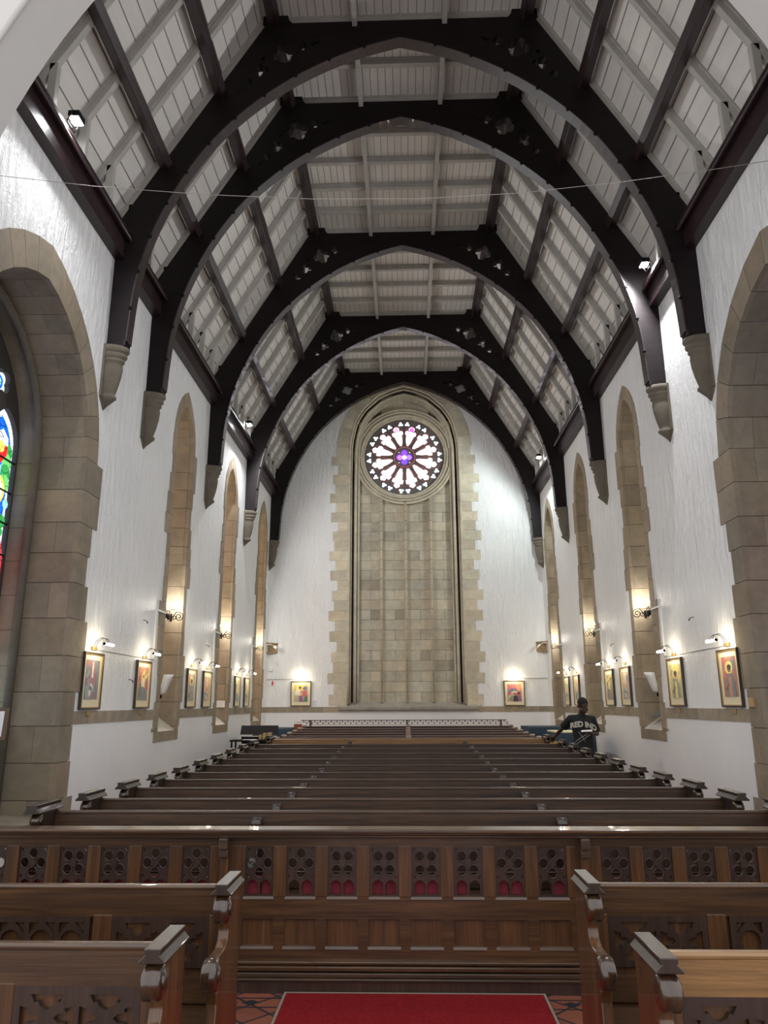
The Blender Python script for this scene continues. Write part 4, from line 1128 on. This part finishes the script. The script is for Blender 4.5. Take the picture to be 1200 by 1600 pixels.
for i, c in enumerate(allc):
    k = [0, 0, 1, 1, 1, 1, 0, 0][i] if i < 8 else [0, 0, 1, 1, 0, 0, 1, 1, 0][(i - 8) % 9]
    z_ = .735; H = []
    for q in range(4):
        a = (PI / 4 if k else 0) + q * PI / 2
        H.append([(c + .054 * math.cos(a) + .030 * math.cos(u), z_ + .058 * math.sin(a) + .033 * math.sin(u)) for u in [2 * PI * j / 16 for j in range(16)]])
    for sx_ in (-1, 1):
        for sz_ in (-1, 1): H.append([(c + sx_ * .080, z_ + sz_ * .088), (c + sx_ * .062, z_ + sz_ * .088), (c + sx_ * .080, z_ + sz_ * .066)] if sx_ * sz_ > 0 else [(c + sx_ * .080, z_ + sz_ * .088), (c + sx_ * .080, z_ + sz_ * .066), (c + sx_ * .062, z_ + sz_ * .088)])
        H.append([(c + sx_ * .042 + .034, .548), (c + sx_ * .042 + .034, .610), (c + sx_ * .042 + .018, .628), (c + sx_ * .042, .636), (c + sx_ * .042 - .018, .628), (c + sx_ * .042 - .034, .610), (c + sx_ * .042 - .034, .548)])
    g = MB(); plate(g, rect(c - .092, c + .092, .535, .835), H, XZ(SY + .008), 0, .018)
    # raised rims and centre boss
    for h in H[:4]: g.tube([(a, SY + .008, b) for a, b in h], .0045, 5, closed=True)
    if k: g.box(c - .02, c + .02, SY - .004, SY + .010, z_ - .022, z_ + .022)
    else: g.prism([(c, z_ - .032), (c + .028, z_), (c, z_ + .032), (c - .028, z_)], XZ(SY - .004), 0, .014)
    g.build('tracery_panel', CARVED, t)
b = MB(); b.box(XL, XR, SY - .11, SY + .05, .933, .955); b.build('book_ledge', GOLDOAK_LIT if False else OAK, t, bevel=.006)
b = MB(); b.box(XL, XR, SY - .07, SY + .04, .915, .934); b.box(XL, XR, SY - .05, SY + .02, .895, .915); b.build('ledge_moulding', OAK, t, bevel=.005)
b = MB(); b.box(XL, XR, SY - .03, SY + .03, .150, .170); b.box(XL, XR, SY - .045, SY + .03, .118, .145); b.build('base_moulding', OAK, t, bevel=.006)
b = MB(); b.box(XL, XR, SY - .055, SY + .03, .085, .112); b.box(XL, XR, SY - .07, SY + .03, .068, .085); b.build('plinth_moulding', OAKD, t, bevel=.006)
b = MB(); b.box(XL, XR, SY - .06, SY + .04, 0, .068); b.build('plinth', CARVED, t)
for x in (-1.20, 1.13):
    b = MB(); b.box(x - .025, x + .025, SY - .045, SY, .17, .93); o = b.build('post', OAKV, t, bevel=.004)
    b = MB(); b.box(x - .03, x + .03, SY - .10, SY - .045, .83, .90); b.box(x - .03, x + .03, SY - .08, SY - .045, .78, .83); b.build('bracket', OAKD, o, bevel=.008)

# kneelers hanging behind the front
RED = mat('red_velvet', (.20, .018, .028), .85)
km = MB(); km.box(-.048, .048, -.04, .04, 0, .30)
kmesh = km.mesh('kneeler', RED)
kx = [c + d for c in cen + left_[:6] + right_[:6] for d in (-.052, .053)]
sk = {5, 7, 15}
kk = 0
kxs = sorted(kx)
for i, x in enumerate(kxs):
    if i % 9 == 5 or abs(x - .88) < .03: continue
    o = bpy.data.objects.new('hanging_kneeler', kmesh); C.objects.link(o)
    o.location = (x + rnd.uniform(-.002, .002), SY + .10, .335 + rnd.uniform(-.008, .008)); o.rotation_euler = (rnd.uniform(-.03, .03), rnd.uniform(-.006, .006), 0)
    bv = o.modifiers.new('b', 'BEVEL'); bv.width = .015; bv.segments = 3
    tag(o, 'red velvet kneeler hanging behind the pierced panels of the pew front', 'kneeler', 'red kneelers behind the pew front')
b = MB(); b.tube([(XL + .05, SY + .10, .66), (XR - .05, SY + .10, .66)], .008, 6)
tag(b.build('kneeler_rail', OAKD), 'dark rail behind the pew front carrying the red kneelers', 'rail')

# ------------------------------------------------------------------ foreground pews
def tracery_X(x0, x1, z0, z1, circles):
    """pierced strip: crossed cusped bars or a row of rings"""
    H = []; n = 2 if not circles else 3; w_ = (x1 - x0 - .03) / n; zc_ = (z0 + z1) / 2; h_ = (z1 - z0)
    for i in range(n):
        a = x0 + .015 + i * w_; b = a + w_; c = (a + b) / 2
        if circles:
            H.append(circ(c, zc_, min(w_, h_) * .34, 20))
            for s1 in (-1, 1):
                for s2 in (-1, 1):
                    p = [(c + s1 * (w_ / 2 - .012), zc_ + s2 * (h_ / 2 - .014)), (c + s1 * (w_ / 2 - .055), zc_ + s2 * (h_ / 2 - .014)), (c + s1 * (w_ / 2 - .012), zc_ + s2 * (h_ / 2 - .06))]
                    H.append(p if s1 * s2 > 0 else p[::-1])
        else:
            g_ = .020; cu_ = .012
            for s in (-1, 1):      # top and bottom cusped triangles
                T3_ = [(c - w_ / 2 + .045, zc_ + s * (h_ / 2 - .014)), (c + w_ / 2 - .045, zc_ + s * (h_ / 2 - .014)), (c + w_ * .22, zc_ + s * h_ * .27), (c + w_ * .16, zc_ + s * h_ * .30), (c + w_ * .11, zc_ + s * h_ * .20), (c, zc_ + s * g_ * 1.2), (c - w_ * .11, zc_ + s * h_ * .20), (c - w_ * .16, zc_ + s * h_ * .30), (c - w_ * .22, zc_ + s * h_ * .27)]
                H.append(T3_)
            for s in (-1, 1):
                H.append([(c + s * (w_ / 2 - .010), zc_ - h_ / 2 + .05), (c + s * (w_ / 2 - .010), zc_ + h_ / 2 - .05), (c + s * w_ * .30, zc_ + h_ * .17), (c + s * w_ * .33, zc_ + h_ * .09), (c + s * w_ * .20, zc_ + h_ * .08), (c + s * g_ * 1.3, zc_), (c + s * w_ * .20, zc_ - h_ * .08), (c + s * w_ * .33, zc_ - h_ * .09), (c + s * w_ * .30, zc_ - h_ * .17)])
    return H
def fg_pew(s, xe, y, top, label, wood, rail):
    """s = side; end panel by the aisle at xe"""
    t = thing('choir_pew', label, 'pew', (xe, y, 0))
    L = 2.95
    a, b = (-L, 0) if s < 0 else (0, L)
    stl = [s * (.10 + .085 / 2 - .08)] + [s * (.595 + .545 * i) for i in range(5)]
    pew_back(t, a, b, top, wood, OAKV, [])
    for xs in stl[1:] + [s * .065]:
        q = MB(); q.box(xs - .042, xs + .042, -.024, .02, .52, top - .125); q.build('stile', OAKV, t, bevel=.003)
    for i in range(5):
        p0_, p1_ = .108 + .545 * i, .108 + .545 * i + .444
        x0, x1 = sorted((s * p0_, s * p1_)); z0, z1 = .60, top - .132
        g = MB(); plate(g, rect(x0, x1, z0, z1), tracery_X(x0, x1, z0 + .012, z1 - .012, i % 2 == 1), XZ(-.022), 0, .016)
        g.build('tracery_panel', CARVED, t, bevel=.002)
    bench_end(t, 0, top + .012, OAKV)
    bench_end(t, s * L, top + .012, OAKV)
    return t
fg_pew(-1, -.80, 3.73, .94, 'dark oak carved pew in the left foreground, the one behind the nearest', OAK, None)
fg_pew(-1, -.82, 2.90, .93, 'dark oak carved pew at the bottom left corner, nearest on the left', OAK, None)
fg_pew(1, .79, 3.78, .94, 'dark oak carved pew in the right foreground, the one behind the nearest', OAK, None)
g_ = fg_pew(1, .79, 2.84, .93, 'carved oak pew, top rail painted golden-lit, bottom right corner, nearest on the right', OAK, None)
for ch in g_.children:
    if ch.name.startswith('top_rail'):
        me = ch.data.copy(); me.materials.clear(); me.materials.append(GOLDOAK_LIT); ch.data = me  # golden light on this rail put into its wood colour

# carpet
CARPET = mat('red_carpet', (.33, .012, .018), .95)
CARPET.node_tree.nodes['Principled BSDF'].inputs['Specular IOR Level'].default_value = .1
base(CARPET, ramp(CARPET, noise(CARPET, coords(CARPET), 60, 4), [(.3, (.13, .006, .008)), (.7, (.22, .011, .014))])); bump(CARPET, noise(CARPET, coords(CARPET), 350, 2), .6, .004)
t = thing('carpet_runner', 'red carpet runner in the aisle ending at the oak pew front', 'carpet', (0.03, 3.0, 0))
b = MB(); b.prism([(-.755, -3.5), (.695, -3.5), (.695, .95), (.785, .98), (.785, 2.19), (-.795, 2.19), (-.795, .98), (-.755, .95)], lambda a, c, d: (a, c, d), 0.0, .012); b.build('pile', CARPET, t)
b = MB(); b.prism([(-.765, -3.5), (-.755, -3.5), (-.755, .95), (-.795, .98), (-.795, 2.185), (.785, 2.185), (.785, .98), (.695, .95), (.695, -3.5), (.705, -3.5), (.705, .94), (.80, .965), (.80, 2.2), (-.81, 2.2), (-.81, .965), (-.765, .94)], lambda a, c, d: (a, c, d), 0, .014); b.build('binding', mat('grey_binding', (.20, .17, .13), .9), t)

# ------------------------------------------------------------------ wire
b = MB(); b.tube([(-4.24, 6.6, 7.15), (-3.2, 6.6, 6.99), (-2.05, 6.6, 6.86), (-.9, 6.6, 6.775), (.2, 6.6, 6.75), (1.2, 6.6, 6.79), (2.2, 6.6, 6.89), (3.2, 6.6, 7.02), (4.24, 6.6, 7.18)], .0032, 5)
tag(b.build('hanging_wire', mat('wire', (.30, .27, .25), .5)), 'thin wire strung across the nave from wall to wall', 'wire')

# ------------------------------------------------------------------ small things on the walls
for s, rz in ((-1, 0), (1, PI)):      # white lamps in the first recesses
    t = thing('uplight', 'white cone shaped uplight inside the first %s window recess' % ('left' if s < 0 else 'right'), 'lamp', (s * (W - .02), NICHE[0] - .33, 1.78), rz)
    T_fn = lambda x, y, z: (x + .02 + z * .42, y, z)
    b = MB(); b.lathe([(.06, 0), (.075, .02), (.085, .12), (.10, .26), (.108, .33), (.098, .332)], lambda x, y, z: (x * .75 + z * .30 - .03, y, z + .14), 18); b.build('shade', WHITE, t)
    b = MB(); b.ball((-.06, 0, .10), .035, 10, 8); b.tube([(-.06, 0, .10), (-.10, .03, -.05), (-.09, .08, -.18), (-.12, .06, -.30)], .008, 6); b.build('bracket', BLACK, t)
    b = MB(); b.tube([(-.25, -.16, .10), (-.06, 0, .10)], .012, 6); b.build('stay', BLACK, t)
b = MB(); b.hexa([(4.33, 13.45, 1.50), (4.63, 13.45, 1.665), (4.63, 13.85, 1.665), (4.33, 13.85, 1.50), (4.33, 13.45, 1.53), (4.63, 13.45, 1.695), (4.63, 13.85, 1.695), (4.33, 13.85, 1.53)])
tag(b.build('sill_mat', mat('grey_mat', (.12, .13, .13), .7)), 'grey mat lying on the sloping sill of the first right recess', 'mat')
for s in (-1, 1):
    t = thing('corner_shelf', 'wooden corner shelf box high in the %s corner of the end wall' % ('left' if s < 0 else 'right'), 'shelf', (s * 4.25, YE, 3.26))
    PLY = mat('plywood', (.28, .19, .09), .6)
    b = MB(); b.prism([(0, 0), (-s * .32, 0), (-s * .32, -.03), (0, -.34)], lambda a, c, d: (a, c, d), .27, .30); b.build('shelf_board', PLY, t)
    b = MB(); b.prism([(0, 0), (-s * .30, 0), (0, -.30)], lambda a, c, d: (a, c, d), 0, .02); b.build('shelf_board', PLY, t)
    b = MB(); b.box(-s * .30, 0, -.02, -.004, .02, .27); b.build('back_board', PLY, t)
    b = MB(); b.prism([(-s * .02, .02), (-s * .08, .02), (-s * .30, .27), (-s * .24, .27)], XZ(-.05), 0, .025); b.build('brace', PLY, t)
    t = thing('small_spotlight', 'small white spotlight mounted by the %s corner shelf' % ('left' if s < 0 else 'right'), 'spotlight', (s * 4.22, YE - .42, 3.44))
    b = MB(); b.tube([(0, 0, .05), (-s * .12, -.02, .06), (-s * .2, 0, .02)], .01, 6); b.build('arm', WHITE, t)
    b = MB(); b.lathe([(.03, 0), (.04, .05), (.055, .12)], lambda x, y, z: (-s * (.22 + z * .8) + x * .3, -.02 + y, .0 - z * .5 + x), 12); b.build('head', WHITE, t)
b = MB(); b.box(-4.20, -4.08, YE - .05, YE - .001, 2.72, 2.86); tag(b.build('sensor_box', WHITE, bevel=.008), 'small white sensor box on the end wall in the left corner', 'box')
t = thing('fire_extinguisher_sign', 'square white sign with a red extinguisher symbol by the left corner of the end wall', 'sign', (-4.08, YE - .002, 2.28))
b = MB(); b.box(-.09, .11, -.006, 0, -.02, .19); b.build('panel', WHITE, t)
b = MB(); q = mat('sign_red', (.55, .02, .02), .5); b.prism([(-.02, .02), (.03, .02), (.03, .12), (.015, .14), (.015, .16), (-.005, .16), (-.005, .14), (-.02, .12)], XZ(-.008), 0, .002); b.build('extinguisher_symbol', q, t)
def paper(name, label, x0, x1, y0, y1, z0, z1, ln=5, ax='E'):
    t = thing(name, label, 'notice', (0, 0, 0)); b = MB(); b.box(x0, x1, y0, y1, z0, z1); b.build('sheet', PAPER, t)
    g = MB()
    for k in range(ln):
        zz = z1 - (z1 - z0) * (k + 1) / (ln + 1)
        if ax == 'E': g.box(x0 + .02, x1 - .02 - .02 * (k % 3), y0 - .001, y0, zz - .003, zz + .003)
        else:
            xx = max(x0, x1); g.box(xx, xx + .001, y0 + .02, y1 - .02 - .03 * (k % 3), zz - .003, zz + .003)
    g.build('text_lines', mat('ink_grey', (.25, .25, .3), .7), t); return t
paper('notice_sheet', 'white printed sheet pinned right of the left end wall picture', -2.87, -2.69, YE - .004, YE - .001, 1.69, 1.86)
paper('notice_sheet', 'white printed sheet standing in the second left window recess', -4.60, -4.27, 17.92, 17.93, 1.68, 1.83, 3)
t = thing('information_board', 'small framed notice board on a stand beside the big left window', 'notice board', (-3.76, 6.9, 0))
b = MB(); b.hexa([(-.22, -.02, 1.44), (.14, -.02, 1.44), (.14, .0, 1.72), (-.22, .0, 1.72), (-.22, .0, 1.44), (.14, .0, 1.44), (.14, .02, 1.72), (-.22, .02, 1.72)]); b.build('frame', mat('brown_board', (.14, .09, .06), .5), t)
b = MB(); b.hexa([(-.19, -.024, 1.47), (.11, -.024, 1.47), (.11, -.004, 1.69), (-.19, -.004, 1.69), (-.19, -.02, 1.47), (.11, -.02, 1.47), (.11, 0, 1.69), (-.19, 0, 1.69)]); b.build('sheet', PAPER, t)
b = MB(); b.tube([(-.04, .02, 1.5), (-.04, .02, .03)], .015, 8); b.box(-.14, .06, -.1, .14, 0, .03); b.build('stand', IRON, t)
b = MB(); b.box(4.215, 4.249, 9.50, 9.64, 1.69, 1.80); tag(b.build('wooden_plaque', mat('pale_wood', (.45, .29, .12), .5)), 'small pale wooden plaque beside the rightmost picture', 'plaque')
HK = [(-1, 12.0, 3.05), (-1, 11.55, 2.1), (-1, 15.9, 2.95), (1, 11.2, 2.95), (1, 15.6, 2.9)]
HLb = ['left wall high before the first recess', 'left wall between the first two pictures', 'left wall high between the first two recesses', 'right wall high before the first recess', 'right wall high between the first two recesses']
for (s, y, z), lab in zip(HK, HLb):
    b = MB(); b.tube([(s * 4.25, y, z + .02), (s * 4.20, y, z + .01), (s * 4.19, y + .03, z - .03), (s * 4.20, y + .06, z)], .006, 6)
    tag(b.build('wall_hook', IRON), 'small dark hook on the ' + lab, 'hook')

# ------------------------------------------------------------------ keyboard desk, boxes, draped tables
zf = floor_z(16.7)
t = thing('keyboard_desk', 'black keyboard desk with slanted lid in the left aisle by the back pews', 'keyboard desk', (-3.06, 16.75, zf))
b = MB(); zt = 1.30 - zf; t.location.x = -3.14
b.hexa([(-.42, -.30, zt - .18), (.40, -.30, zt - .18), (.40, -.27, zt - .18), (-.42, -.27, zt - .18), (-.46, -.0, zt), (.34, -.0, zt), (.34, .03, zt), (-.46, .03, zt)]); b.build('lid', BLACK, t)
b = MB(); b.box(-.40, .38, -.26, .2, zt - .34, zt - .22); b.build('keybed', BLACK, t)
b = MB(); b.box(-.36, .34, -.27, -.15, zt - .222, zt - .21); b.build('keys', WHITE, t)
for x in (-.38, .36):
    b = MB(); b.box(x - .02, x + .02, -.2, .18, 0, zt - .3); b.build('leg', BLACK, t)
b = MB(); b.box(-.38, .36, -.12, -.10, .05, zt - .34); b.build('chairs_panel', mat('navy_cloth', (.012, .017, .035), .8), t)  # navy panel added below the lid, standing for dark blue chairs
for i, (x, wd, h) in enumerate([(-2.97, .05, .05), (-2.885, .07, .08), (-2.785, .08, .09)]):
    b = MB(); b.box(x - wd / 2, x + wd / 2, 15.62, 15.72, 1.06, 1.06 + h + .04)
    tag(b.build('cardboard_box', mat('cardboard', (.42, .29, .12), .8) if i == 0 else bpy.data.materials['cardboard'], bevel=.004), 'small brown box in front of the keyboard desk, %s of three' % ['left and smallest', 'middle', 'right and tallest'][i], 'box')
t = thing('side_table', 'low table with white papers in front of the black keyboard desk', 'table', (-3.12, 15.6, floor_z(15.6)))
zt = 1.055 - floor_z(15.6)
b = MB(); b.box(-.42, .36, -.2, .22, zt - .03, zt); b.build('table_top', BLACK, t)
for x in (-.38, .32):
    for y in (-.17, .19): b = MB(); b.box(x - .015, x + .015, y - .015, y + .015, 0, zt - .03); b.build('leg', BLACK, t)
b = MB(); b.box(-3.28, -3.02, 15.42, 15.55, 1.057, 1.065); tag(b.build('paper_stack', PAPER), 'white papers lying on the low table by the keyboard desk', 'papers')
BLUE = mat('blue_cloth', (.018, .036, .058), .9); bump(BLUE, noise(BLUE, coords(BLUE, (8, 8, 1)), 1.5, 3), .6, .05)
def drape(name, label, x0, x1, y0, y1, z0, z1, folds=.02):
    t = thing(name, label, 'table', (0, 0, 0)); mb = MB(); per = []
    N = 16
    cs = [(x0, y0), (x1, y0), (x1, y1), (x0, y1)]
    for i in range(4):
        a, c = cs[i], cs[(i + 1) % 4]
        for k in range(N): per.append((a[0] + (c[0] - a[0]) * k / N, a[1] + (c[1] - a[1]) * k / N))
    n = len(mb.v); cx, cy = (x0 + x1) / 2, (y0 + y1) / 2
    for j in range(5):
        u = j / 4
        for i, (x, y) in enumerate(per):
            k = 1 + (folds * math.sin(i * 1.7) * (1.0 + .3 * math.sin(i * .9)) + .03) * u; mb.v.append((cx + (x - cx) * k, cy + (y - cy) * k, z1 + (z0 + .02 - z1) * u))
    M_ = len(per)
    for j in range(4):
        for i in range(M_): mb.face([n + j * M_ + i, n + (j + 1) * M_ + i, n + (j + 1) * M_ + (i + 1) % M_, n + j * M_ + (i + 1) % M_], 1, 0, True)
    mb.face([n + i for i in range(M_)])
    mb.build('tablecloth', BLUE, t)
    for x in (x0 + .06, x1 - .06):
        for y in (y0 + .06, y1 - .06): b = MB(); b.box(x - .02, x + .02, y - .02, y + .02, z0, z1 - .02); b.build('leg', BLACK, t)
    return t
drape('draped_table', 'blue draped table in the left aisle beyond the keyboard desk', -3.6, -2.85, 18.0, 19.6, floor_z(18.8), 1.18)
drape('draped_table', 'long dark blue draped table at the back of the right aisle', 2.85, 4.05, 18.2, 19.6, floor_z(18.8), 1.205)
drape('draped_table', 'blue draped table with pale board on top in the right aisle behind the man', 3.02, 3.82, 15.9, 17.0, floor_z(16.5), 1.15)
b = MB(); b.box(3.02, 3.75, 15.95, 16.9, 1.155, 1.185); tag(b.build('display_board', mat('pale_yellow_board', (.66, .60, .36), .6), bevel=.004), 'pale yellow board lying on the nearer blue draped table', 'board')
b = MB(); b.box(2.78, 2.93, 15.3, 15.4, floor_z(15.3), 1.02); tag(b.build('yellow_carton', mat('yellow_card', (.50, .30, .05), .7)), 'tall yellow carton between the pew ends and the blue table', 'carton')
b = MB(); b.box(-3.20, -2.98, 21.8, 21.95, floor_z(21.9), 1.20); tag(b.build('red_wooden_post', mat('red_wood', (.25, .05, .02), .5)), 'red brown wooden post left of the back pews', 'post')

# ------------------------------------------------------------------ the man
MX_, MY_ = 3.12, 13.95; MZ = floor_z(MY_)
SKIN = mat('dark_brown_skin', (.060, .030, .020), .45); SHIRT = mat('black_tshirt', (.010, .010, .011), .9); TROU = mat('black_trousers', (.008, .008, .010), .85)
man = thing('person', 'man in black printed t-shirt, head bowed, one hand on a pew, right aisle', 'person', (MX_, MY_, MZ))
def loft(mb, secs, seg=20):
    n = len(mb.v)
    for c, rx, ry in secs:
        for i in range(seg): a = 2 * PI * i / seg; mb.v.append((c[0] + rx * math.cos(a), c[1] + ry * math.sin(a), c[2]))
    for j in range(len(secs) - 1):
        for i in range(seg): mb.face([n + j * seg + i, n + j * seg + (i + 1) % seg, n + (j + 1) * seg + (i + 1) % seg, n + (j + 1) * seg + i])
    mb.face([n + i for i in range(seg)][::-1]); mb.face([n + (len(secs) - 1) * seg + i for i in range(seg)])
def remesh(o, vox, it=4):
    r = o.modifiers.new('r', 'REMESH'); r.mode = 'VOXEL'; r.voxel_size = vox; r.use_smooth_shade = True
    s = o.modifiers.new('s', 'SMOOTH'); s.iterations = it; s.factor = .5
SHL, ELL, HNL = (-.19, .02, 1.375), (-.285, .28, 1.215), (-.385, .58, 1.055)      # photo-left arm, reaching back to the pew
SHR, ELR, HNR = (.19, 0, 1.37), (.265, .03, 1.12), (.12, -.21, 1.14)              # photo-right arm, bent, holding paper
def hand(mb, w_, d, up, side, curl):
    w_, d, up, side = Vector(w_), Vector(d).normalized(), Vector(up).normalized(), Vector(side).normalized()
    p = w_ + d * .05
    mb.tube([w_, w_ + d * .03, w_ + d * .09], [.026, .032, .030], 10)
    mb.tube([w_ + side * .018 + d * .02, w_ + side * .018 + d * .085], [.020, .020], 8); mb.tube([w_ - side * .018 + d * .02, w_ - side * .018 + d * .085], [.020, .020], 8)
    for k, (off, L) in enumerate(((-.032, .065), (-.011, .078), (.011, .073), (.031, .055))):
        b0 = w_ + side * off + d * .085
        b1 = b0 + d * L * .45 - up * L * .15 * curl; b2 = b1 + d * L * .25 - up * L * .35 * curl; b3 = b2 + d * L * .05 - up * L * .35 * curl
        mb.tube([b0, b1, b2, b3], [.0105, .0100, .0090, .0078], 8)
    t0_ = w_ - side * .028 + d * .035; mb.tube([t0_, t0_ - side * .022 + d * .025, t0_ - side * .026 + d * .05 - up * .01], [.013, .0115, .009], 8)
bd = MB()
loft(bd, [((0, 0, .86), .15, .10), ((0, 0, .96), .165, .115), ((0, 0, 1.08), .145, .10), ((0, -.005, 1.22), .165, .11), ((0, 0, 1.34), .18, .11), ((0, 0, 1.41), .14, .09), ((0, 0, 1.45), .07, .065)])
bd.tube([(0, .0, 1.40), (.0, -.02, 1.47), (.01, -.045, 1.52)], [.062, .056, .054], 12)
for s_, e_, h_ in ((SHL, ELL, HNL), (SHR, ELR, HNR)):
    s_, e_, h_ = Vector(s_), Vector(e_), Vector(h_)
    bd.tube([Vector((s_.x * .6, s_.y, s_.z)), s_, s_.lerp(e_, .35), s_.lerp(e_, .8), e_, e_.lerp(h_, .3), e_.lerp(h_, .7), h_], [.055, .058, .048, .040, .038, .038, .029, .024], 12)
    bd.ball(e_, .039, 10, 8)
hand(bd, HNL, (-.15, .75, -.35), (0, .3, 1), (1, 0, 0), 1.0)
hand(bd, HNR, (-.75, -.35, .05), (0, 0, 1), (-.3, .9, 0), 1.2)
for s in (-1, 1):
    bd.tube([(s * .08, 0, .90), (s * .09, -.01, .70), (s * .095, -.015, .50), (s * .10, .0, .40), (s * .105, .01, .24), (s * .105, .02, .09)], [.088, .078, .056, .056, .046, .036], 12)
    bd.tube([(s * .105, .04, .045), (s * .11, -.06, .045), (s * .12, -.17, .03)], [.04, .042, .03], 10)
HC = Vector((.02, -.075, 1.60))
# head bowed: ellipsoid skull tilted forward, jaw, nose, lips, ears, brow
def hp(x, y, z):
    x, y, z = x * 1.12, y * 1.1, z * 1.1      # head space (z up, -y forward), bowed 24 degrees and turned to the photo's right
    a = .42; y2, z2 = y * math.cos(a) - z * math.sin(a) * 1, z * math.cos(a) + y * math.sin(a)
    b = .22; return (HC.x + x * math.cos(b) - y2 * math.sin(b), HC.y + x * math.sin(b) + y2 * math.cos(b), HC.z + z2)
def hb(c, r, sc=(1, 1, 1)):
    prof = [(max(1e-4, r * math.sin(PI * j / 10)), -r * math.cos(PI * j / 10)) for j in range(11)]
    bd.lathe(prof, lambda x, y, z: hp(c[0] + x * sc[0], c[1] + y * sc[1], c[2] + z * sc[2]), 16)
hb((0, .01, .035), .095, (.82, 1.02, .92)); hb((0, -.03, -.045), .070, (.82, .9, 1.05)); hb((0, -.065, -.088), .028, (1.1, .8, .8))
hb((0, -.100, -.028), .017, (.9, 1.2, .8)); hb((0, -.096, -.005), .010, (.8, 1.1, 2.4)); hb((0, -.088, -.062), .016, (1.6, .8, .7))
hb((.030, -.085, .018), .012, (1.6, .6, .6)); hb((-.030, -.085, .018), .012, (1.6, .6, .6))
for s in (-1, 1): hb((s * .080, .01, -.01), .022, (.45, .8, 1.25)); hb((s * .045, -.065, -.035), .024, (.9, .8, 1))
body = bd.build('body', SKIN, man); remesh(body, .0065, 3)
hr = MB()
prof = [(max(1e-4, .0965 * math.sin(PI * .54 * j / 8)), .0965 * math.cos(PI * .54 * j / 8)) for j in range(9)][::-1]
hr.lathe(prof, lambda x, y, z: hp(x * .86, .018 + y * 1.02, .042 + z * .98), 20)
hr.build('hair', mat('black_hair', (.008, .007, .007), .9), man)
eb = MB()
for s in (-1, 1):
    e0 = hp(s * .030, -.092, -.002); eb.ball(e0, .009, 8, 6)
eb.build('eyes', mat('eye', (.03, .025, .022), .2), man)
sh = MB()
loft(sh, [((.02, 0, .80), .185, .130), ((.015, 0, .92), .183, .128), ((.005, 0, 1.06), .172, .120), ((0, -.005, 1.22), .186, .130), ((0, 0, 1.33), .196, .128), ((0, 0, 1.385), .165, .112), ((0, 0, 1.43), .115, .092), ((0, 0, 1.462), .072, .072)])
for s_, e_ in ((SHL, ELL), (SHR, ELR)):
    s_, e_ = Vector(s_), Vector(e_); sh.tube([Vector((s_.x * .5, s_.y, s_.z + .01)), s_, s_.lerp(e_, .4), s_.lerp(e_, .86)], [.070, .078, .074, .078], 14)
so = sh.build('tshirt', SHIRT, man); remesh(so, .011, 3)
tr = MB(); loft(tr, [((0, 0, .80), .17, .125), ((0, 0, .88), .172, .128), ((0, 0, .98), .165, .122)])
for s in (-1, 1): tr.tube([(s * .08, 0, .92), (s * .095, -.01, .70), (s * .10, -.015, .50), (s * .105, 0, .30), (s * .108, .015, .10)], [.100, .096, .080, .072, .066], 14)
tro = tr.build('trousers', TROU, man); remesh(tro, .011, 3)
for s in (-1, 1):
    f = MB(); f.tube([(s * .105, .06, .045), (s * .108, -.05, .05), (s * .122, -.15, .035), (s * .126, -.20, .03)], [.042, .048, .044, .03], 12); f.box(s * .115 - .045, s * .115 + .045, -.21, .09, 0, .02); f.build('shoe', BLACK, man)
# lettering on the shirt, bent round the chest
tm = text_mesh('RED IND', .128, .0015, bold=.006)
for v in tm.vertices:
    x, y = v.co.x, v.co.y; ang = x / .17 * .9
    v.co = Vector((x * .92, 0, y + 1.245 - .9 * x * x - x * .10))
    v.co.y = -.134 * math.sqrt(max(.05, 1 - (x / .33) ** 2)) - .012
tb = MB(); tb.add_mesh(tm); tb.build('shirt_lettering', mat('white_print', (.80, .76, .68), .8), man)
b = MB(); b.tube([(.10, -.15, 1.12), (.0, -.155, 1.10), (-.10, -.15, 1.04), (-.17, -.14, .98)], .0028, 5); b.tube([(.10, -.15, 1.11), (.02, -.155, 1.06), (-.08, -.15, 1.00), (-.15, -.14, .95)], .0028, 5)
b.tube([(-.10, -.145, 1.16), (-.04, -.15, 1.08), (.02, -.15, .98)], .002, 5)
b.build('white_cord', mat('white_cord', (.6, .6, .58), .7), man)
b = MB(); b.hexa([(MX_ - .10, MY_ - .36, MZ + 1.165), (MX_ + .10, MY_ - .34, MZ + 1.175), (MX_ + .12, MY_ - .22, MZ + 1.195), (MX_ - .07, MY_ - .24, MZ + 1.185), (MX_ - .10, MY_ - .36, MZ + 1.169), (MX_ + .10, MY_ - .34, MZ + 1.179), (MX_ + .12, MY_ - .22, MZ + 1.199), (MX_ - .07, MY_ - .24, MZ + 1.189)])
tag(b.build('paper_sheet', PAPER), 'folded white paper held in the standing man\'s hand', 'paper')
b = MB(); b.box(2.735, 2.765, 13.20, 13.26, floor_z(13.2), .99); tag(b.build('yellow_strip', mat('yellow_plastic', (.65, .62, .05), .5)), 'narrow yellow strip standing beside the pew end in front of the man', 'strip')
